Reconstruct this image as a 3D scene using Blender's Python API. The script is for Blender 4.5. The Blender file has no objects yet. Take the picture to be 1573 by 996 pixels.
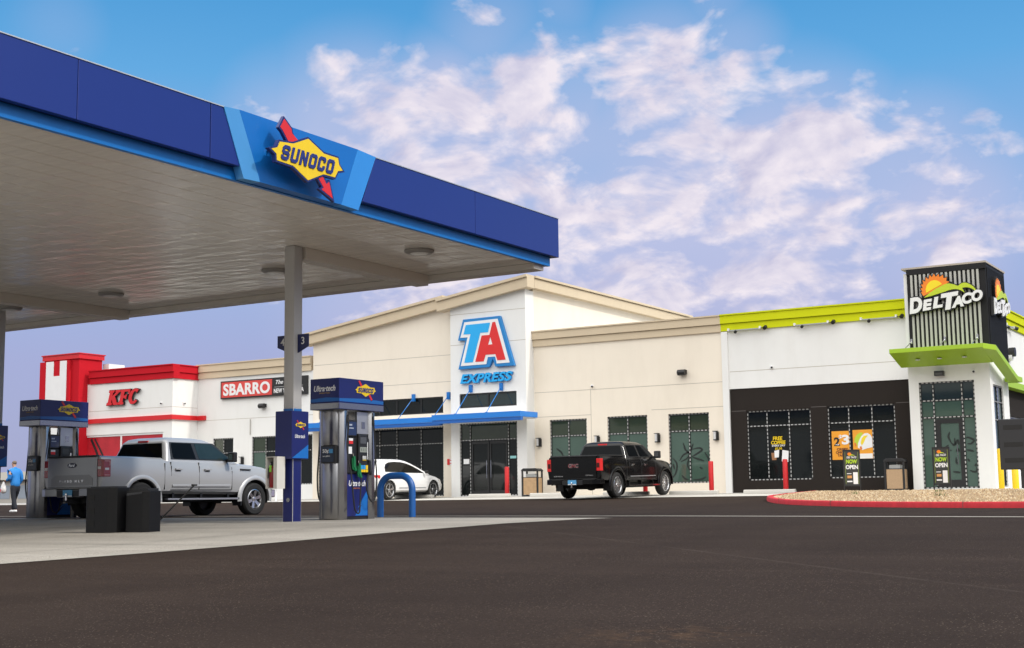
import bpy, bmesh, math, random
from mathutils import Matrix, Vector
random.seed(7)
R = math.radians
S = bpy.context.scene
COL = S.collection

# ---------------------------------------------------------------- camera
cam = bpy.data.cameras.new('camera'); co = bpy.data.objects.new('camera', cam); COL.objects.link(co)
yaw, pit, rol = R(31.6), R(7.3), R(.75)
F = Vector((-math.sin(yaw)*math.cos(pit), math.cos(yaw)*math.cos(pit), math.sin(pit)))
R0 = Vector((math.cos(yaw), math.sin(yaw), 0)); U0 = R0.cross(F)
Rv = R0*math.cos(rol)-U0*math.sin(rol); Uv = R0*math.sin(rol)+U0*math.cos(rol)
m = Matrix.Identity(4)
for i in range(3): m[i][0], m[i][1], m[i][2] = Rv[i], Uv[i], -F[i]
m[2][3] = .36
co.matrix_world = m
cam.sensor_width = 36; cam.lens = 2100/1573*36; cam.clip_start = .05; cam.clip_end = 3000
S.camera = co

# ---------------------------------------------------------------- light
SUN_AZ, SUN_EL = 7, 44      # azimuth from +X towards +Y
sd = Vector((math.cos(R(SUN_EL))*math.cos(R(SUN_AZ)), math.cos(R(SUN_EL))*math.sin(R(SUN_AZ)), math.sin(R(SUN_EL))))
L = bpy.data.lights.new('sun', 'SUN'); L.energy = 1.9; L.angle = R(4); L.color = (1, .95, .88)
lo = bpy.data.objects.new('sun', L); COL.objects.link(lo)
lo.rotation_euler = sd.to_track_quat('Z', 'Y').to_euler()
S.view_settings.view_transform = 'Standard'; S.view_settings.look = 'None'
S.view_settings.exposure = 0.02; S.view_settings.gamma = 1; S.view_settings.use_curve_mapping = False

W = bpy.data.worlds.new("World"); S.world = W; W.use_nodes = True
nt = W.node_tree; N = nt.nodes; LK = nt.links; N.clear()
def nd(t, **k):
    n = N.new(t)
    for a, b in k.items(): setattr(n, a, b)
    return n
def lk(a, b): LK.new(a, b)
def mth(op, a, b=None, c=None, clamp=False):
    n = nd('ShaderNodeMath', operation=op, use_clamp=clamp)
    for i, v in enumerate((a, b, c)):
        if v is None: continue
        if isinstance(v, (int, float)): n.inputs[i].default_value = v
        else: lk(v, n.inputs[i])
    return n.outputs[0]
def mixc(f, a, b):
    n = nd('ShaderNodeMix', data_type='RGBA')
    for s, v in ((n.inputs[0], f), (n.inputs[6], a), (n.inputs[7], b)):
        if isinstance(v, (int, float)): s.default_value = v
        elif isinstance(v, tuple): s.default_value = (*v, 1)
        else: lk(v, s)
    return n.outputs[2]
def srgb(r, g, b):
    f = lambda c: (c/255/12.92) if c <= 10 else ((c/255+.055)/1.055)**2.4
    return (f(r), f(g), f(b))
tc = nd('ShaderNodeTexCoord'); D = tc.outputs['Generated']
nrm = nd('ShaderNodeVectorMath', operation='NORMALIZE'); lk(D, nrm.inputs[0]); D = nrm.outputs[0]
sx = nd('ShaderNodeSeparateXYZ'); lk(D, sx.inputs[0]); dx, dy, dz = sx.outputs
sky = nd('ShaderNodeTexSky', sky_type='NISHITA'); sky.sun_disc = False
sky.sun_elevation = R(SUN_EL); sky.sun_rotation = R(90-SUN_AZ)
rmp = nd('ShaderNodeValToRGB'); lk(dz, rmp.inputs[0])
cr = rmp.color_ramp
stops = [(0, srgb(160, 164, 206)), (.10, srgb(164, 170, 216)), (.19, srgb(158, 186, 232)), (.30, srgb(96, 172, 230)), (.40, srgb(52, 148, 214)), (1, srgb(38, 110, 190))]
while len(cr.elements) < len(stops): cr.elements.new(.5)
for e, (p, c) in zip(cr.elements, stops): e.position = p; e.color = (*c, 1)
nsk = nd('ShaderNodeVectorMath', operation='SCALE'); lk(sky.outputs[0], nsk.inputs[0]); nsk.inputs[3].default_value = .11
base = mixc(.12, rmp.outputs[0], nsk.outputs[0])
# clouds: noise on a flat cloud layer seen from below, gathered in banks
den = mth('ADD', dz, .42)
px = mth('DIVIDE', dx, den); py = mth('DIVIDE', dy, den)
cv = nd('ShaderNodeCombineXYZ'); lk(px, cv.inputs[0]); lk(py, cv.inputs[1])
def noise(v, s, d, r, off=(0, 0, 0), dist=0):
    mp = nd('ShaderNodeMapping'); lk(v, mp.inputs[0]); mp.inputs['Location'].default_value = off
    n = nd('ShaderNodeTexNoise'); lk(mp.outputs[0], n.inputs['Vector'])
    n.inputs['Scale'].default_value = s; n.inputs['Detail'].default_value = d; n.inputs['Roughness'].default_value = r
    n.inputs['Distortion'].default_value = dist
    return n.outputs[0]
n1 = noise(cv.outputs[0], 8.5, 9, .57, (.35, .2, 0), .35)
n2 = noise(cv.outputs[0], 3.2, 2, .5, (3.3, 1, 0))
n5 = noise(cv.outputs[0], 21, 4, .5, (1, 2, 0), .2)
n3 = noise(cv.outputs[0], 8.5, 4, .5, (.358, .215, 0), .35)
def pix(x, y):
    return (F + Rv*((x-786.5)/2100) - Uv*((y-498)/2100)).normalized()
BANKS = [(690, 165, 110, 1), (830, 150, 125, 1), (1000, 115, 120, .85), (900, 480, 330, .5), (1250, 440, 260, .45), (640, 300, 200, .7), (760, 60, 95, .75), (860, 25, 60, .6), (1110, 95, 90, .6), (560, 215, 150, .9), (800, 270, 210, 1),
         (1000, 290, 200, .95), (1180, 330, 210, .95), (1400, 320, 150, .75), (700, 380, 250, .8), (960, 400, 230, .85), (1200, 420, 200, .55), (1090, 15, 60, .5), (85, 38, 60, .3), (450, 190, 100, .5)]
mask = None
for x, y, r, w in BANKS:
    d = pix(x, y)
    dt = nd('ShaderNodeVectorMath', operation='DOT_PRODUCT'); lk(D, dt.inputs[0]); dt.inputs[1].default_value = d
    k = math.cos(r*1.35/2100)
    v = mth('MULTIPLY', mth('SUBTRACT', dt.outputs['Value'], k), w/(1-k), clamp=True)
    mask = v if mask is None else mth('MAXIMUM', mask, v)
# bright cloud added unseen behind and right of the camera to light the facades
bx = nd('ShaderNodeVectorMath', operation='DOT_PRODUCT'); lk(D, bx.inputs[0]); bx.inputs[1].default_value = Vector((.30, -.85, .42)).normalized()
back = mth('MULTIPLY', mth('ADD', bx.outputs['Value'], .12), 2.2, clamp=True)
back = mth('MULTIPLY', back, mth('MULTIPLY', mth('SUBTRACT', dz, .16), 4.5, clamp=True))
mk = mth('SQRT', mask)
dn = mth('ADD', mth('ADD', mth('MULTIPLY', n1, .50), mth('MULTIPLY', n2, .20)), mth('MULTIPLY', n5, .30))
cl = mth('MULTIPLY', mth('SUBTRACT', mth('ADD', dn, mth('MULTIPLY', mk, .27)), .684), 10.5, clamp=True)
cl = mth('MULTIPLY', cl, mth('MULTIPLY', mk, 1.5, clamp=True))
lit = mth('ADD', mth('MULTIPLY', mth('SUBTRACT', n1, n3), 4), .62, clamp=True)
ccol = mixc(lit, srgb(196, 194, 220), srgb(244, 235, 242))
veil = mth('MULTIPLY', mth('SUBTRACT', mth('ADD', n2, mth('MULTIPLY', mk, .55)), .50), 2.0, clamp=True)
veil = mth('MULTIPLY', veil, mth('MULTIPLY', mask, 1.3, clamp=True))
veil = mth('MULTIPLY', veil, .55)
base = mixc(veil, base, srgb(204, 200, 228))
col = mixc(mth('MULTIPLY', cl, .94), base, ccol)
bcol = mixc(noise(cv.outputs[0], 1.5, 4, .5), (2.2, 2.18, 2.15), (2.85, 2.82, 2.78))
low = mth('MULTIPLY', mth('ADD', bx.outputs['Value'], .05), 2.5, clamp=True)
col = mixc(low, col, (.42, .43, .45))  # unseen grey sky added behind the camera to keep reflections neutral
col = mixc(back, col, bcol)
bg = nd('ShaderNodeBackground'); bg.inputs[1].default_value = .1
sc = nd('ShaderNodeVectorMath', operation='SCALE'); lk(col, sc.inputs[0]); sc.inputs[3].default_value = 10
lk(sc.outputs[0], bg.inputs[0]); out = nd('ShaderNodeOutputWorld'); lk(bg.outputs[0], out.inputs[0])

# ---------------------------------------------------------------- materials
MATS = {}
def mat(name, rgb, rough=.5, metal=0, var=.06, vs=3, bump=0, bs=40, emit=0, spec=.5, coat=0, lin=False):
    if name in MATS: return MATS[name]
    c = rgb if lin else srgb(*rgb)
    M = bpy.data.materials.new(name); M.use_nodes = True; t = M.node_tree; b = t.nodes['Principled BSDF']
    b.inputs['Roughness'].default_value = rough; b.inputs['Metallic'].default_value = metal
    b.inputs['Specular IOR Level'].default_value = spec; b.inputs['Coat Weight'].default_value = coat; b.inputs['Coat Roughness'].default_value = .06
    tcn = t.nodes.new('ShaderNodeTexCoord')
    n = t.nodes.new('ShaderNodeTexNoise'); n.inputs['Scale'].default_value = vs; n.inputs['Detail'].default_value = 6; n.inputs['Roughness'].default_value = .6
    t.links.new(tcn.outputs['Object'], n.inputs['Vector'])
    mx = t.nodes.new('ShaderNodeMix'); mx.data_type = 'RGBA'
    mx.inputs[6].default_value = (*[v*(1-var) for v in c], 1); mx.inputs[7].default_value = (*[min(1, v*(1+var)) for v in c], 1)
    t.links.new(n.outputs[0], mx.inputs[0]); t.links.new(mx.outputs[2], b.inputs['Base Color'])
    if bump:
        n2 = t.nodes.new('ShaderNodeTexNoise'); n2.inputs['Scale'].default_value = bs; n2.inputs['Detail'].default_value = 3
        t.links.new(tcn.outputs['Object'], n2.inputs['Vector'])
        bp = t.nodes.new('ShaderNodeBump'); bp.inputs['Strength'].default_value = bump; bp.inputs['Distance'].default_value = .01
        t.links.new(n2.outputs[0], bp.inputs['Height']); t.links.new(bp.outputs[0], b.inputs['Normal'])
    if emit:
        b.inputs['Emission Color'].default_value = (*c, 1); b.inputs['Emission Strength'].default_value = emit
    MATS[name] = M; return M

def ground_mat(name, c1, c2, speck=None, rough=.9, cracks=False):
    M = bpy.data.materials.new(name); M.use_nodes = True; t = M.node_tree; b = t.nodes['Principled BSDF']; b.inputs['Roughness'].default_value = rough
    b.inputs['Specular IOR Level'].default_value = .06
    nn = t.nodes.new; ll = t.links.new
    g = nn('ShaderNodeNewGeometry'); P = g.outputs['Position']
    def noi(s, d=6, r=.6, st=(1, 1, 1)):
        mp = nn('ShaderNodeMapping'); ll(P, mp.inputs[0]); mp.inputs['Scale'].default_value = st
        n = nn('ShaderNodeTexNoise'); n.inputs['Scale'].default_value = s; n.inputs['Detail'].default_value = d; n.inputs['Roughness'].default_value = r
        ll(mp.outputs[0], n.inputs['Vector']); return n.outputs[0]
    def mx(f, a, b2):
        n = nn('ShaderNodeMix'); n.data_type = 'RGBA'
        for s, v in ((n.inputs[0], f), (n.inputs[6], a), (n.inputs[7], b2)):
            if isinstance(v, (int, float)): s.default_value = v
            elif isinstance(v, tuple): s.default_value = (*v, 1)
            else: ll(v, s)
        return n.outputs[2]
    def mp_(v, a, b2, c=0, d=1):
        n = nn('ShaderNodeMapRange'); ll(v, n.inputs[0]); n.inputs[1].default_value = a; n.inputs[2].default_value = b2; n.inputs[3].default_value = c; n.inputs[4].default_value = d; return n.outputs[0]
    big = noi(.35); streak = noi(1.2, 5, .6, (.12, 1.2, 1)); sweep = noi(.9, 4, .55, (.9, .12, 1)); fine = noi(70, 3, .7)
    col = mx(mp_(big, .3, .7), tuple(c1), tuple(c2))
    col = mx(mp_(streak, .45, .75, 0, .5), col, tuple(min(1, v*1.45) for v in c2))
    col = mx(mp_(sweep, .5, .72, 0, .45), col, tuple(v*.68 for v in c1))
    col = mx(mp_(fine, .35, .65, 0, .8), col, tuple(v*.55 for v in c1))
    h = fine
    if speck:
        vo = nn('ShaderNodeTexVoronoi'); vo.inputs['Scale'].default_value = 58; ll(P, vo.inputs['Vector'])
        sp = mp_(vo.outputs['Distance'], .28, .16, 0, 1)
        sel = nn('ShaderNodeSeparateColor'); ll(vo.outputs['Color'], sel.inputs[0])
        gate = mp_(sel.outputs[0], .70, .76, 0, 1)
        patch = mp_(noi(.8, 4), .35, .65, .25, 1)
        m1 = nn('ShaderNodeMath'); m1.operation = 'MULTIPLY'; ll(sp, m1.inputs[0]); ll(gate, m1.inputs[1])
        m2 = nn('ShaderNodeMath'); m2.operation = 'MULTIPLY'; ll(m1.outputs[0], m2.inputs[0]); ll(patch, m2.inputs[1])
        col = mx(m2.outputs[0], col, tuple(speck))
    if speck:   # a saw-cut paving joint and a brown oil-and-dust stain
        sp_ = nn('ShaderNodeSeparateXYZ'); ll(P, sp_.inputs[0])
        def m2_(op, a, b_=None):
            n = nn('ShaderNodeMath'); n.operation = op
            for i, v in enumerate((a, b_)):
                if v is None: continue
                if isinstance(v, (int, float)): n.inputs[i].default_value = v
                else: ll(v, n.inputs[i])
            return n.outputs[0]
        A = Vector((-5.03, 11.36)); d = (Vector((-1.69, 8.28))-A).normalized(); nx, ny = -d.y, d.x
        ds = m2_('ABSOLUTE', m2_('SUBTRACT', m2_('ADD', m2_('MULTIPLY', sp_.outputs[0], nx), m2_('MULTIPLY', sp_.outputs[1], ny)), nx*A.x+ny*A.y))
        ln = m2_('MULTIPLY', mp_(m2_('ADD', ds, m2_('MULTIPLY', noi(6, 3), .03)), .05, .025, 0, .3), mp_(noi(1.1, 3), .35, .6, .2, 1))
        col = mx(ln, col, (.085, .068, .055))
        vd = nn('ShaderNodeVectorMath'); vd.operation = 'DISTANCE'; ll(P, vd.inputs[0]); vd.inputs[1].default_value = (-2.75, 5.7, -.26)
        st2 = m2_('MULTIPLY', mp_(m2_('ADD', vd.outputs['Value'], m2_('MULTIPLY', noi(5, 5), .5)), .75, .35, 0, 1), mp_(noi(14, 5), .45, .7, 0, .7))
        col = mx(st2, col, (.085, .050, .028))
    ll(col, b.inputs['Base Color'])
    bp = nn('ShaderNodeBump'); bp.inputs['Strength'].default_value = .6; bp.inputs['Distance'].default_value = .006
    ll(h, bp.inputs['Height']); ll(bp.outputs[0], b.inputs['Normal'])
    return M
M_ASPH = ground_mat('asphalt', (.031, .0215, .0165), (.042, .0298, .0230), speck=(.19, .15, .11))
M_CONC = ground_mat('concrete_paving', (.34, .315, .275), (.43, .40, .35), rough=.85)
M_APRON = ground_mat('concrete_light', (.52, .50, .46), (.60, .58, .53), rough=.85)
M_GRAVEL = ground_mat('gravel_ground', (.30, .21, .12), (.42, .30, .18), rough=.95)
def stucco(name, c):
    M = mat(name, c, .9, spec=.12, var=.05, vs=.7, bump=.25, bs=55, lin=True); t = M.node_tree; b = t.nodes['Principled BSDF']
    src = b.inputs['Base Color'].links[0].from_socket; g_ = t.nodes.new('ShaderNodeNewGeometry'); mp = t.nodes.new('ShaderNodeMapping'); mp.inputs['Scale'].default_value = (1.0, 1.0, .22)
    t.links.new(g_.outputs['Position'], mp.inputs[0]); n = t.nodes.new('ShaderNodeTexNoise'); n.inputs['Scale'].default_value = 1.6; n.inputs['Detail'].default_value = 7; n.inputs['Roughness'].default_value = .65
    t.links.new(mp.outputs[0], n.inputs['Vector']); r = t.nodes.new('ShaderNodeMapRange'); r.inputs[1].default_value = .48; r.inputs[2].default_value = .78; r.inputs[3].default_value = 0; r.inputs[4].default_value = .13
    t.links.new(n.outputs[0], r.inputs[0]); m_ = t.nodes.new('ShaderNodeMix'); m_.data_type = 'RGBA'; t.links.new(r.outputs[0], m_.inputs[0]); t.links.new(src, m_.inputs[6]); m_.inputs[7].default_value = (c[0]*.62, c[1]*.58, c[2]*.52, 1)
    t.links.new(m_.outputs[2], b.inputs['Base Color']); return M
WHITE = stucco('white_stucco', (.78, .78, .76)); CREAM = stucco('cream_stucco', (.82, .745, .63)); TAN = stucco('tan_cornice', (.60, .50, .36))
BROWN = stucco('dark_brown_stucco', (.026, .0215, .019)); KRED = stucco('red_stucco', (.50, .012, .022)); LIME = stucco('lime_stucco', (.58, .62, .012))
LIMEMET = mat('lime_metal', (.33, .52, .02), .45, lin=True); BLUEAWN = mat('awning_blue', (.012, .19, .62), .4, lin=True)
ABLUE2 = mat('awning_blue_dark', (.01, .11, .42), .4, lin=True)
FRAME = mat('black_frame', (.012, .012, .013), .4, lin=True); DASH = mat('white_dash', (.42, .42, .41), .6, lin=True)
GLG = mat('green_tinted_glass', (.058, .100, .078), .05, spec=.9, var=.25, vs=.6, lin=True); GLT = mat('olive_tinted_glass', (.028, .040, .022), .05, spec=.9, var=.2, lin=True)
GLD = mat('dark_glass', (.007, .009, .009), .06, spec=.45, var=.4, vs=.9, lin=True)
NAVY = mat('navy_panel', (.007, .022, .185), .35, coat=.2, var=.03, lin=True); NAVYD = mat('navy_dark', (.008, .014, .085), .3, lin=True)
BLUE = mat('bright_blue', (.004, .16, .52), .4, lin=True); LBLUE = mat('light_blue', (.06, .28, .62), .4, lin=True); MBLUE = mat('mid_blue', (.004, .135, .47), .38, lin=True)
YEL = mat('sign_yellow', (.80, .55, .005), .4, lin=True); RED = mat('sign_red', (.60, .012, .018), .4, lin=True)
WPT = mat('white_paint', (.78, .78, .78), .5, lin=True); BLK = mat('black_plastic', (.012, .012, .013), .45, lin=True); BLKR = mat('black_rubber', (.014, .014, .014), .8, lin=True)
STEEL = mat('brushed_steel', (.34, .34, .35), .26, 1, var=.08, vs=1.5, lin=True); CHROME = mat('chrome', (.8, .8, .8), .12, 1, lin=True)
GREYM = mat('grey_panel', (.42, .43, .45), .3, .6, lin=True); GRYP = mat('grey_paint', (.40, .38, .37), .5, lin=True)
SOFF = None

# ---------------------------------------------------------------- mesh helpers
def MF(x, y, z): return Matrix(((1, 0, 0, x), (0, 0, -1, y), (0, 1, 0, z), (0, 0, 0, 1)))      # faces -Y
def MR(x, y, z): return Matrix(((0, 0, 1, x), (1, 0, 0, y), (0, 1, 0, z), (0, 0, 0, 1)))       # faces +X
def MB_(x, y, z): return Matrix(((0, 0, -1, x), (-1, 0, 0, y), (0, 1, 0, z), (0, 0, 0, 1)))    # faces -X
class MB:
    def __init__(s): s.v = []; s.f = []; s.mi = []; s.mats = []; s.cur = 0; s.sm = []
    def m(s, mt):
        if mt not in s.mats: s.mats.append(mt)
        s.cur = s.mats.index(mt); return s
    def add(s, vs, fs, M=None, smooth=False):
        o = len(s.v)
        s.v += [tuple((M @ Vector(p)) if M is not None else p) for p in vs]
        s.f += [tuple(i+o for i in f) for f in fs]; s.mi += [s.cur]*len(fs); s.sm += [smooth]*len(fs); return s
    def box(s, x0, x1, y0, y1, z0, z1, M=None):
        vs = [(x, y, z) for x in (x0, x1) for y in (y0, y1) for z in (z0, z1)]
        fs = [(0, 1, 3, 2), (4, 6, 7, 5), (0, 4, 5, 1), (2, 3, 7, 6), (0, 2, 6, 4), (1, 5, 7, 3)]
        return s.add(vs, fs, M)
    def prism(s, poly, a, b, M=None, smooth=False):   # poly in local xy, extruded along local z
        n = len(poly); ar = sum(poly[i][0]*poly[(i+1) % n][1]-poly[(i+1) % n][0]*poly[i][1] for i in range(n))
        if ar < 0: poly = poly[::-1]
        vs = [(x, y, a) for x, y in poly]+[(x, y, b) for x, y in poly]
        fs = [tuple(range(n))[::-1], tuple(range(n, 2*n))]+[(i, (i+1) % n, n+(i+1) % n, n+i) for i in range(n)]
        s.add(vs, fs, M)
        if smooth: s.sm[-n:] = [True]*n
        return s
    def cyl(s, p0, p1, r0, r1=None, n=16, caps=True):
        r1 = r0 if r1 is None else r1
        p0 = Vector(p0); p1 = Vector(p1); d = (p1-p0).normalized(); a = d.orthogonal().normalized(); b = d.cross(a)
        vs = []
        for p, r in ((p0, r0), (p1, r1)):
            vs += [tuple(p+(a*math.cos(2*math.pi*i/n)+b*math.sin(2*math.pi*i/n))*r) for i in range(n)]
        s.add(vs, [(i, (i+1) % n, n+(i+1) % n, n+i) for i in range(n)], None, True)
        if caps: s.add(vs, [tuple(range(n))[::-1], tuple(range(n, 2*n))])
        return s
    def tube(s, pts, r, n=10, caps=True):
        pts = [Vector(p) for p in pts]; rings = []; up = None
        for i, p in enumerate(pts):
            t = (pts[min(i+1, len(pts)-1)]-pts[max(i-1, 0)]).normalized()
            up = (t.orthogonal() if up is None else (up-t*up.dot(t))).normalized(); b = t.cross(up)
            rr = r[i] if isinstance(r, (list, tuple)) else r
            rings.append([tuple(p+(up*math.cos(2*math.pi*k/n)+b*math.sin(2*math.pi*k/n))*rr) for k in range(n)])
        return s.rings(rings, caps)
    def rings(s, rings, caps=True, smooth=True):
        n = len(rings[0]); vs = [q for r in rings for q in r]
        fs = [(i*n+k, i*n+(k+1) % n, (i+1)*n+(k+1) % n, (i+1)*n+k) for i in range(len(rings)-1) for k in range(n)]
        s.add(vs, fs, None, smooth)
        if caps: s.add(vs, [tuple(range(n))[::-1], tuple(range((len(rings)-1)*n, len(rings)*n))], None, smooth)
        return s
    def lathe(s, prof, c, axis='z', n=32):   # prof: (r, h)
        rings = []
        for r, h in prof:
            ring = []
            for k in range(n):
                a = 2*math.pi*k/n; u, w = r*math.cos(a), r*math.sin(a)
                ring.append({'z': (c[0]+u, c[1]+w, c[2]+h), 'y': (c[0]+u, c[1]+h, c[2]+w), 'x': (c[0]+h, c[1]+u, c[2]+w)}[axis])
            rings.append(ring)
        return s.rings(rings, False)
    def mesh(s, me, M=None, smooth=False):
        return s.add([tuple(v.co) for v in me.vertices], [tuple(p.vertices) for p in me.polygons], M, smooth)
    def build(s, name, mt=None, parent=None, bevel=0, loc=None, angle=35, seg=2):
        if mt is not None and not s.mats: s.mats = [mt]
        me = bpy.data.meshes.new(name); me.from_pydata(s.v, [], s.f)
        for q in s.mats: me.materials.append(q)
        for p, i, sm in zip(me.polygons, s.mi, s.sm): p.material_index = i; p.use_smooth = sm
        bm = bmesh.new(); bm.from_mesh(me)
        bmesh.ops.recalc_face_normals(bm, faces=bm.faces)
        if bevel:
            es = [e for e in bm.edges if len(e.link_faces) == 2 and e.calc_face_angle(0) > R(30)]
            bmesh.ops.bevel(bm, geom=es, offset=bevel, segments=seg, profile=.6, affect='EDGES', clamp_overlap=True)
        bm.to_mesh(me); bm.free()
        if any(s.sm):
            me.set_sharp_from_angle(angle=R(angle))
        o = bpy.data.objects.new(name, me); COL.objects.link(o)
        if parent is not None: o.parent = parent
        if loc is not None: o.location = loc
        return o
def tag(o, label=None, cat=None, group=None, kind=None):
    if label: o['label'] = label
    if cat: o['category'] = cat
    if group: o['group'] = group
    if kind: o['kind'] = kind
    return o
def thing(name, label, cat, loc=(0, 0, 0), rz=0, group=None):
    o = bpy.data.objects.new(name, None); COL.objects.link(o); o.location = loc; o.rotation_euler = (0, 0, rz); o.empty_display_size = .2
    return tag(o, label, cat, group)
def kids(o): return [c for c in bpy.data.objects if c.parent is o]
def copy_tree(o, parent=None):
    c = o.copy(); COL.objects.link(c)
    if parent is not None: c.parent = parent
    for ch in kids(o): copy_tree(ch, c)
    return c
def dup(o, loc, label, rz=None, group=None):
    c = copy_tree(o); c.location = loc; c['label'] = label
    if rz is not None: c.rotation_euler = (0, 0, rz)
    if group: c['group'] = group
    return c
def ev(ob):
    COL.objects.link(ob); dg = bpy.context.evaluated_depsgraph_get(); dg.update()
    me = bpy.data.meshes.new_from_object(ob.evaluated_get(dg)); COL.objects.unlink(ob); bpy.data.objects.remove(ob)
    return me
def shape(outl, depth=.01):
    cu = bpy.data.curves.new('c', 'CURVE'); cu.dimensions = '2D'; cu.fill_mode = 'BOTH'; cu.extrude = depth/2
    for o in outl:
        sp = cu.splines.new('POLY'); sp.points.add(len(o)-1); sp.use_cyclic_u = True
        for p, q in zip(sp.points, o): p.co = (q[0], q[1], 0, 1)
    me = ev(bpy.data.objects.new('c', cu))
    for v in me.vertices: v.co.z += depth/2
    return me
TXC = {}
def text(st, w=None, h=None, depth=.01, bold=0, shear=0, space=1, align='C', grow=0):
    key = (st, w, h, depth, bold, shear, space, align, grow)
    if key in TXC: return TXC[key]
    def mk(b):
        cu = bpy.data.curves.new('t', 'FONT'); cu.body = st; cu.size = 1; cu.extrude = .5; cu.offset = b; cu.shear = shear; cu.space_character = space; cu.resolution_u = 5
        return ev(bpy.data.objects.new('t', cu))
    def bb(me):
        xs = [v.co.x for v in me.vertices]; ys = [v.co.y for v in me.vertices]; return min(xs), max(xs), min(ys), max(ys)
    me = mk(bold); x0, x1, y0, y1 = bb(me)
    sy = h/(y1-y0) if h else w/(x1-x0); sx_ = w/(x1-x0) if w else sy
    cx = {'C': (x0+x1)/2, 'L': x0, 'R': x1}[align]; cy = (y0+y1)/2
    if grow: me = mk(bold+grow)
    for v in me.vertices: v.co = ((v.co.x-cx)*sx_, (v.co.y-cy)*sy, (v.co.z+.5)*depth)
    TXC[key] = me; return me
def offs(poly, d):
    n = len(poly); ar = sum(poly[i][0]*poly[(i+1) % n][1]-poly[(i+1) % n][0]*poly[i][1] for i in range(n)); sg = 1 if ar > 0 else -1
    out = []
    for i in range(n):
        p0, p1, p2 = (Vector(poly[i-1]), Vector(poly[i]), Vector(poly[(i+1) % n]))
        a = (p1-p0).normalized(); b = (p2-p1).normalized()
        na = Vector((a.y, -a.x))*sg; nb = Vector((b.y, -b.x))*sg
        q = na+nb; k = max(.35, 1+na.dot(nb)); out.append(tuple(p1+q*(d/k)))
    return out
def ribbon(mb, pts, w, M, z0, z1, taper=True):
    pts = [Vector(p) for p in pts]
    # resample smoothly
    q = []
    n = len(pts)
    for i in range(n-1):
        p0, p1, p2, p3 = pts[max(i-1, 0)], pts[i], pts[i+1], pts[min(i+2, n-1)]
        for k in range(5):
            t = k/5; q.append(.5*((2*p1)+(p2-p0)*t+(2*p0-5*p1+4*p2-p3)*t*t+(3*p1-p0-3*p2+p3)*t**3))
    q.append(pts[-1]); n = len(q); L_, R_ = [], []
    for i, p in enumerate(q):
        t = (q[min(i+1, n-1)]-q[max(i-1, 0)]).normalized(); nn = Vector((-t.y, t.x)); ww = w/2*(.25+.75*math.sin(math.pi*(i+.3)/(n-.4)) if taper else 1)
        L_.append(tuple(p+nn*ww)); R_.append(tuple(p-nn*ww))
    for i in range(n-1):
        mb.add([(*L_[i], z1), (*L_[i+1], z1), (*R_[i+1], z1), (*R_[i], z1), (*L_[i], z0), (*L_[i+1], z0), (*R_[i+1], z0), (*R_[i], z0)],
               [(0, 1, 2, 3), (0, 4, 5, 1), (2, 6, 7, 3)], M)
    return mb

# ---------------------------------------------------------------- ground
GY = [-60, -10, 0, 5, 9, 14, 17.4, 22, 28, 31.5, 40, 44, 47, 60, 200, 1500]
GZ = [-.9, -.45, -.36, -.27, -.19, -.05, .04, .06, .08, .15, .33, .42, .48, .52, .52, .0]
def g(y):
    def lin(y):
        if y <= GY[0]: return GZ[0]
        for i in range(len(GY)-1):
            if y <= GY[i+1]: return GZ[i]+(GZ[i+1]-GZ[i])*(y-GY[i])/(GY[i+1]-GY[i])
        return GZ[-1]
    return sum(lin(y+d) for d in (-1, -.5, 0, .5, 1))/5
def sheet(name, xs, ylo, yhi, dz, mt, ny=40, kind='structure'):
    mb = MB(); vs = []; fs = []
    for x in xs:
        a, b = ylo(x), yhi(x)
        for j in range(ny+1):
            y = a+(b-a)*j/ny; vs.append((x, y, g(y)+dz))
    for i in range(len(xs)-1):
        for j in range(ny):
            k = i*(ny+1)+j; fs.append((k, k+ny+1, k+ny+2, k+1))
    mb.add(vs, fs, None, True); return tag(mb.build(name, mt), kind=kind)
ys = [-60, -40, -25, -15]+[-10+i*.5 for i in range(125)]+[55, 60, 80, 120, 200, 400, 800, 1500]
mb = MB(); xs = [-1500, -400, -150, -60, -30, -10, 10, 40, 120, 600]
vs = [(x, y, g(y)) for x in xs for y in ys]; n = len(ys)
mb.add(vs, [(i*n+j, (i+1)*n+j, (i+1)*n+j+1, i*n+j+1) for i in range(len(xs)-1) for j in range(n-1)], None, True)
tag(mb.build('asphalt_ground', M_ASPH), kind='structure')
def itp(tab, v):
    if v <= tab[0][0]: return tab[0][1]
    for (a, b), (c, d) in zip(tab, tab[1:]):
        if v <= c: return b+(d-b)*(v-a)/(c-a)
    return tab[-1][1]
lo_t = [(-11.5, -30), (-11.45, -8), (-11.3, 4), (-11.12, 8.7), (-10.85, 10.4), (-10.69, 11.6), (-10.57, 14.4), (-10.35, 16.6), (-10.05, 18.5), (-9.9, 18.95)]
hi_t = [(-60, 24.8), (-16, 20.45), (-12, 19.6), (-9.9, 19.0)]
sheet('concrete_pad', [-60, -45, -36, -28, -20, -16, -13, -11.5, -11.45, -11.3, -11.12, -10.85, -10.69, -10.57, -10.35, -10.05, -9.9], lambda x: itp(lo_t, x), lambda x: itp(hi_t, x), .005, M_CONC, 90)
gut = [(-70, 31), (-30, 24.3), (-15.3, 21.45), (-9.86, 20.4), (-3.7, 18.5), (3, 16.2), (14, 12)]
sheet('concrete_gutter', [-70, -50, -30, -22, -15.3, -12, -9.86, -7, -3.7, 0, 3, 8, 14], lambda x: itp(gut, x)-.17, lambda x: itp(gut, x)+.17, .006, M_CONC, 3)
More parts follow.
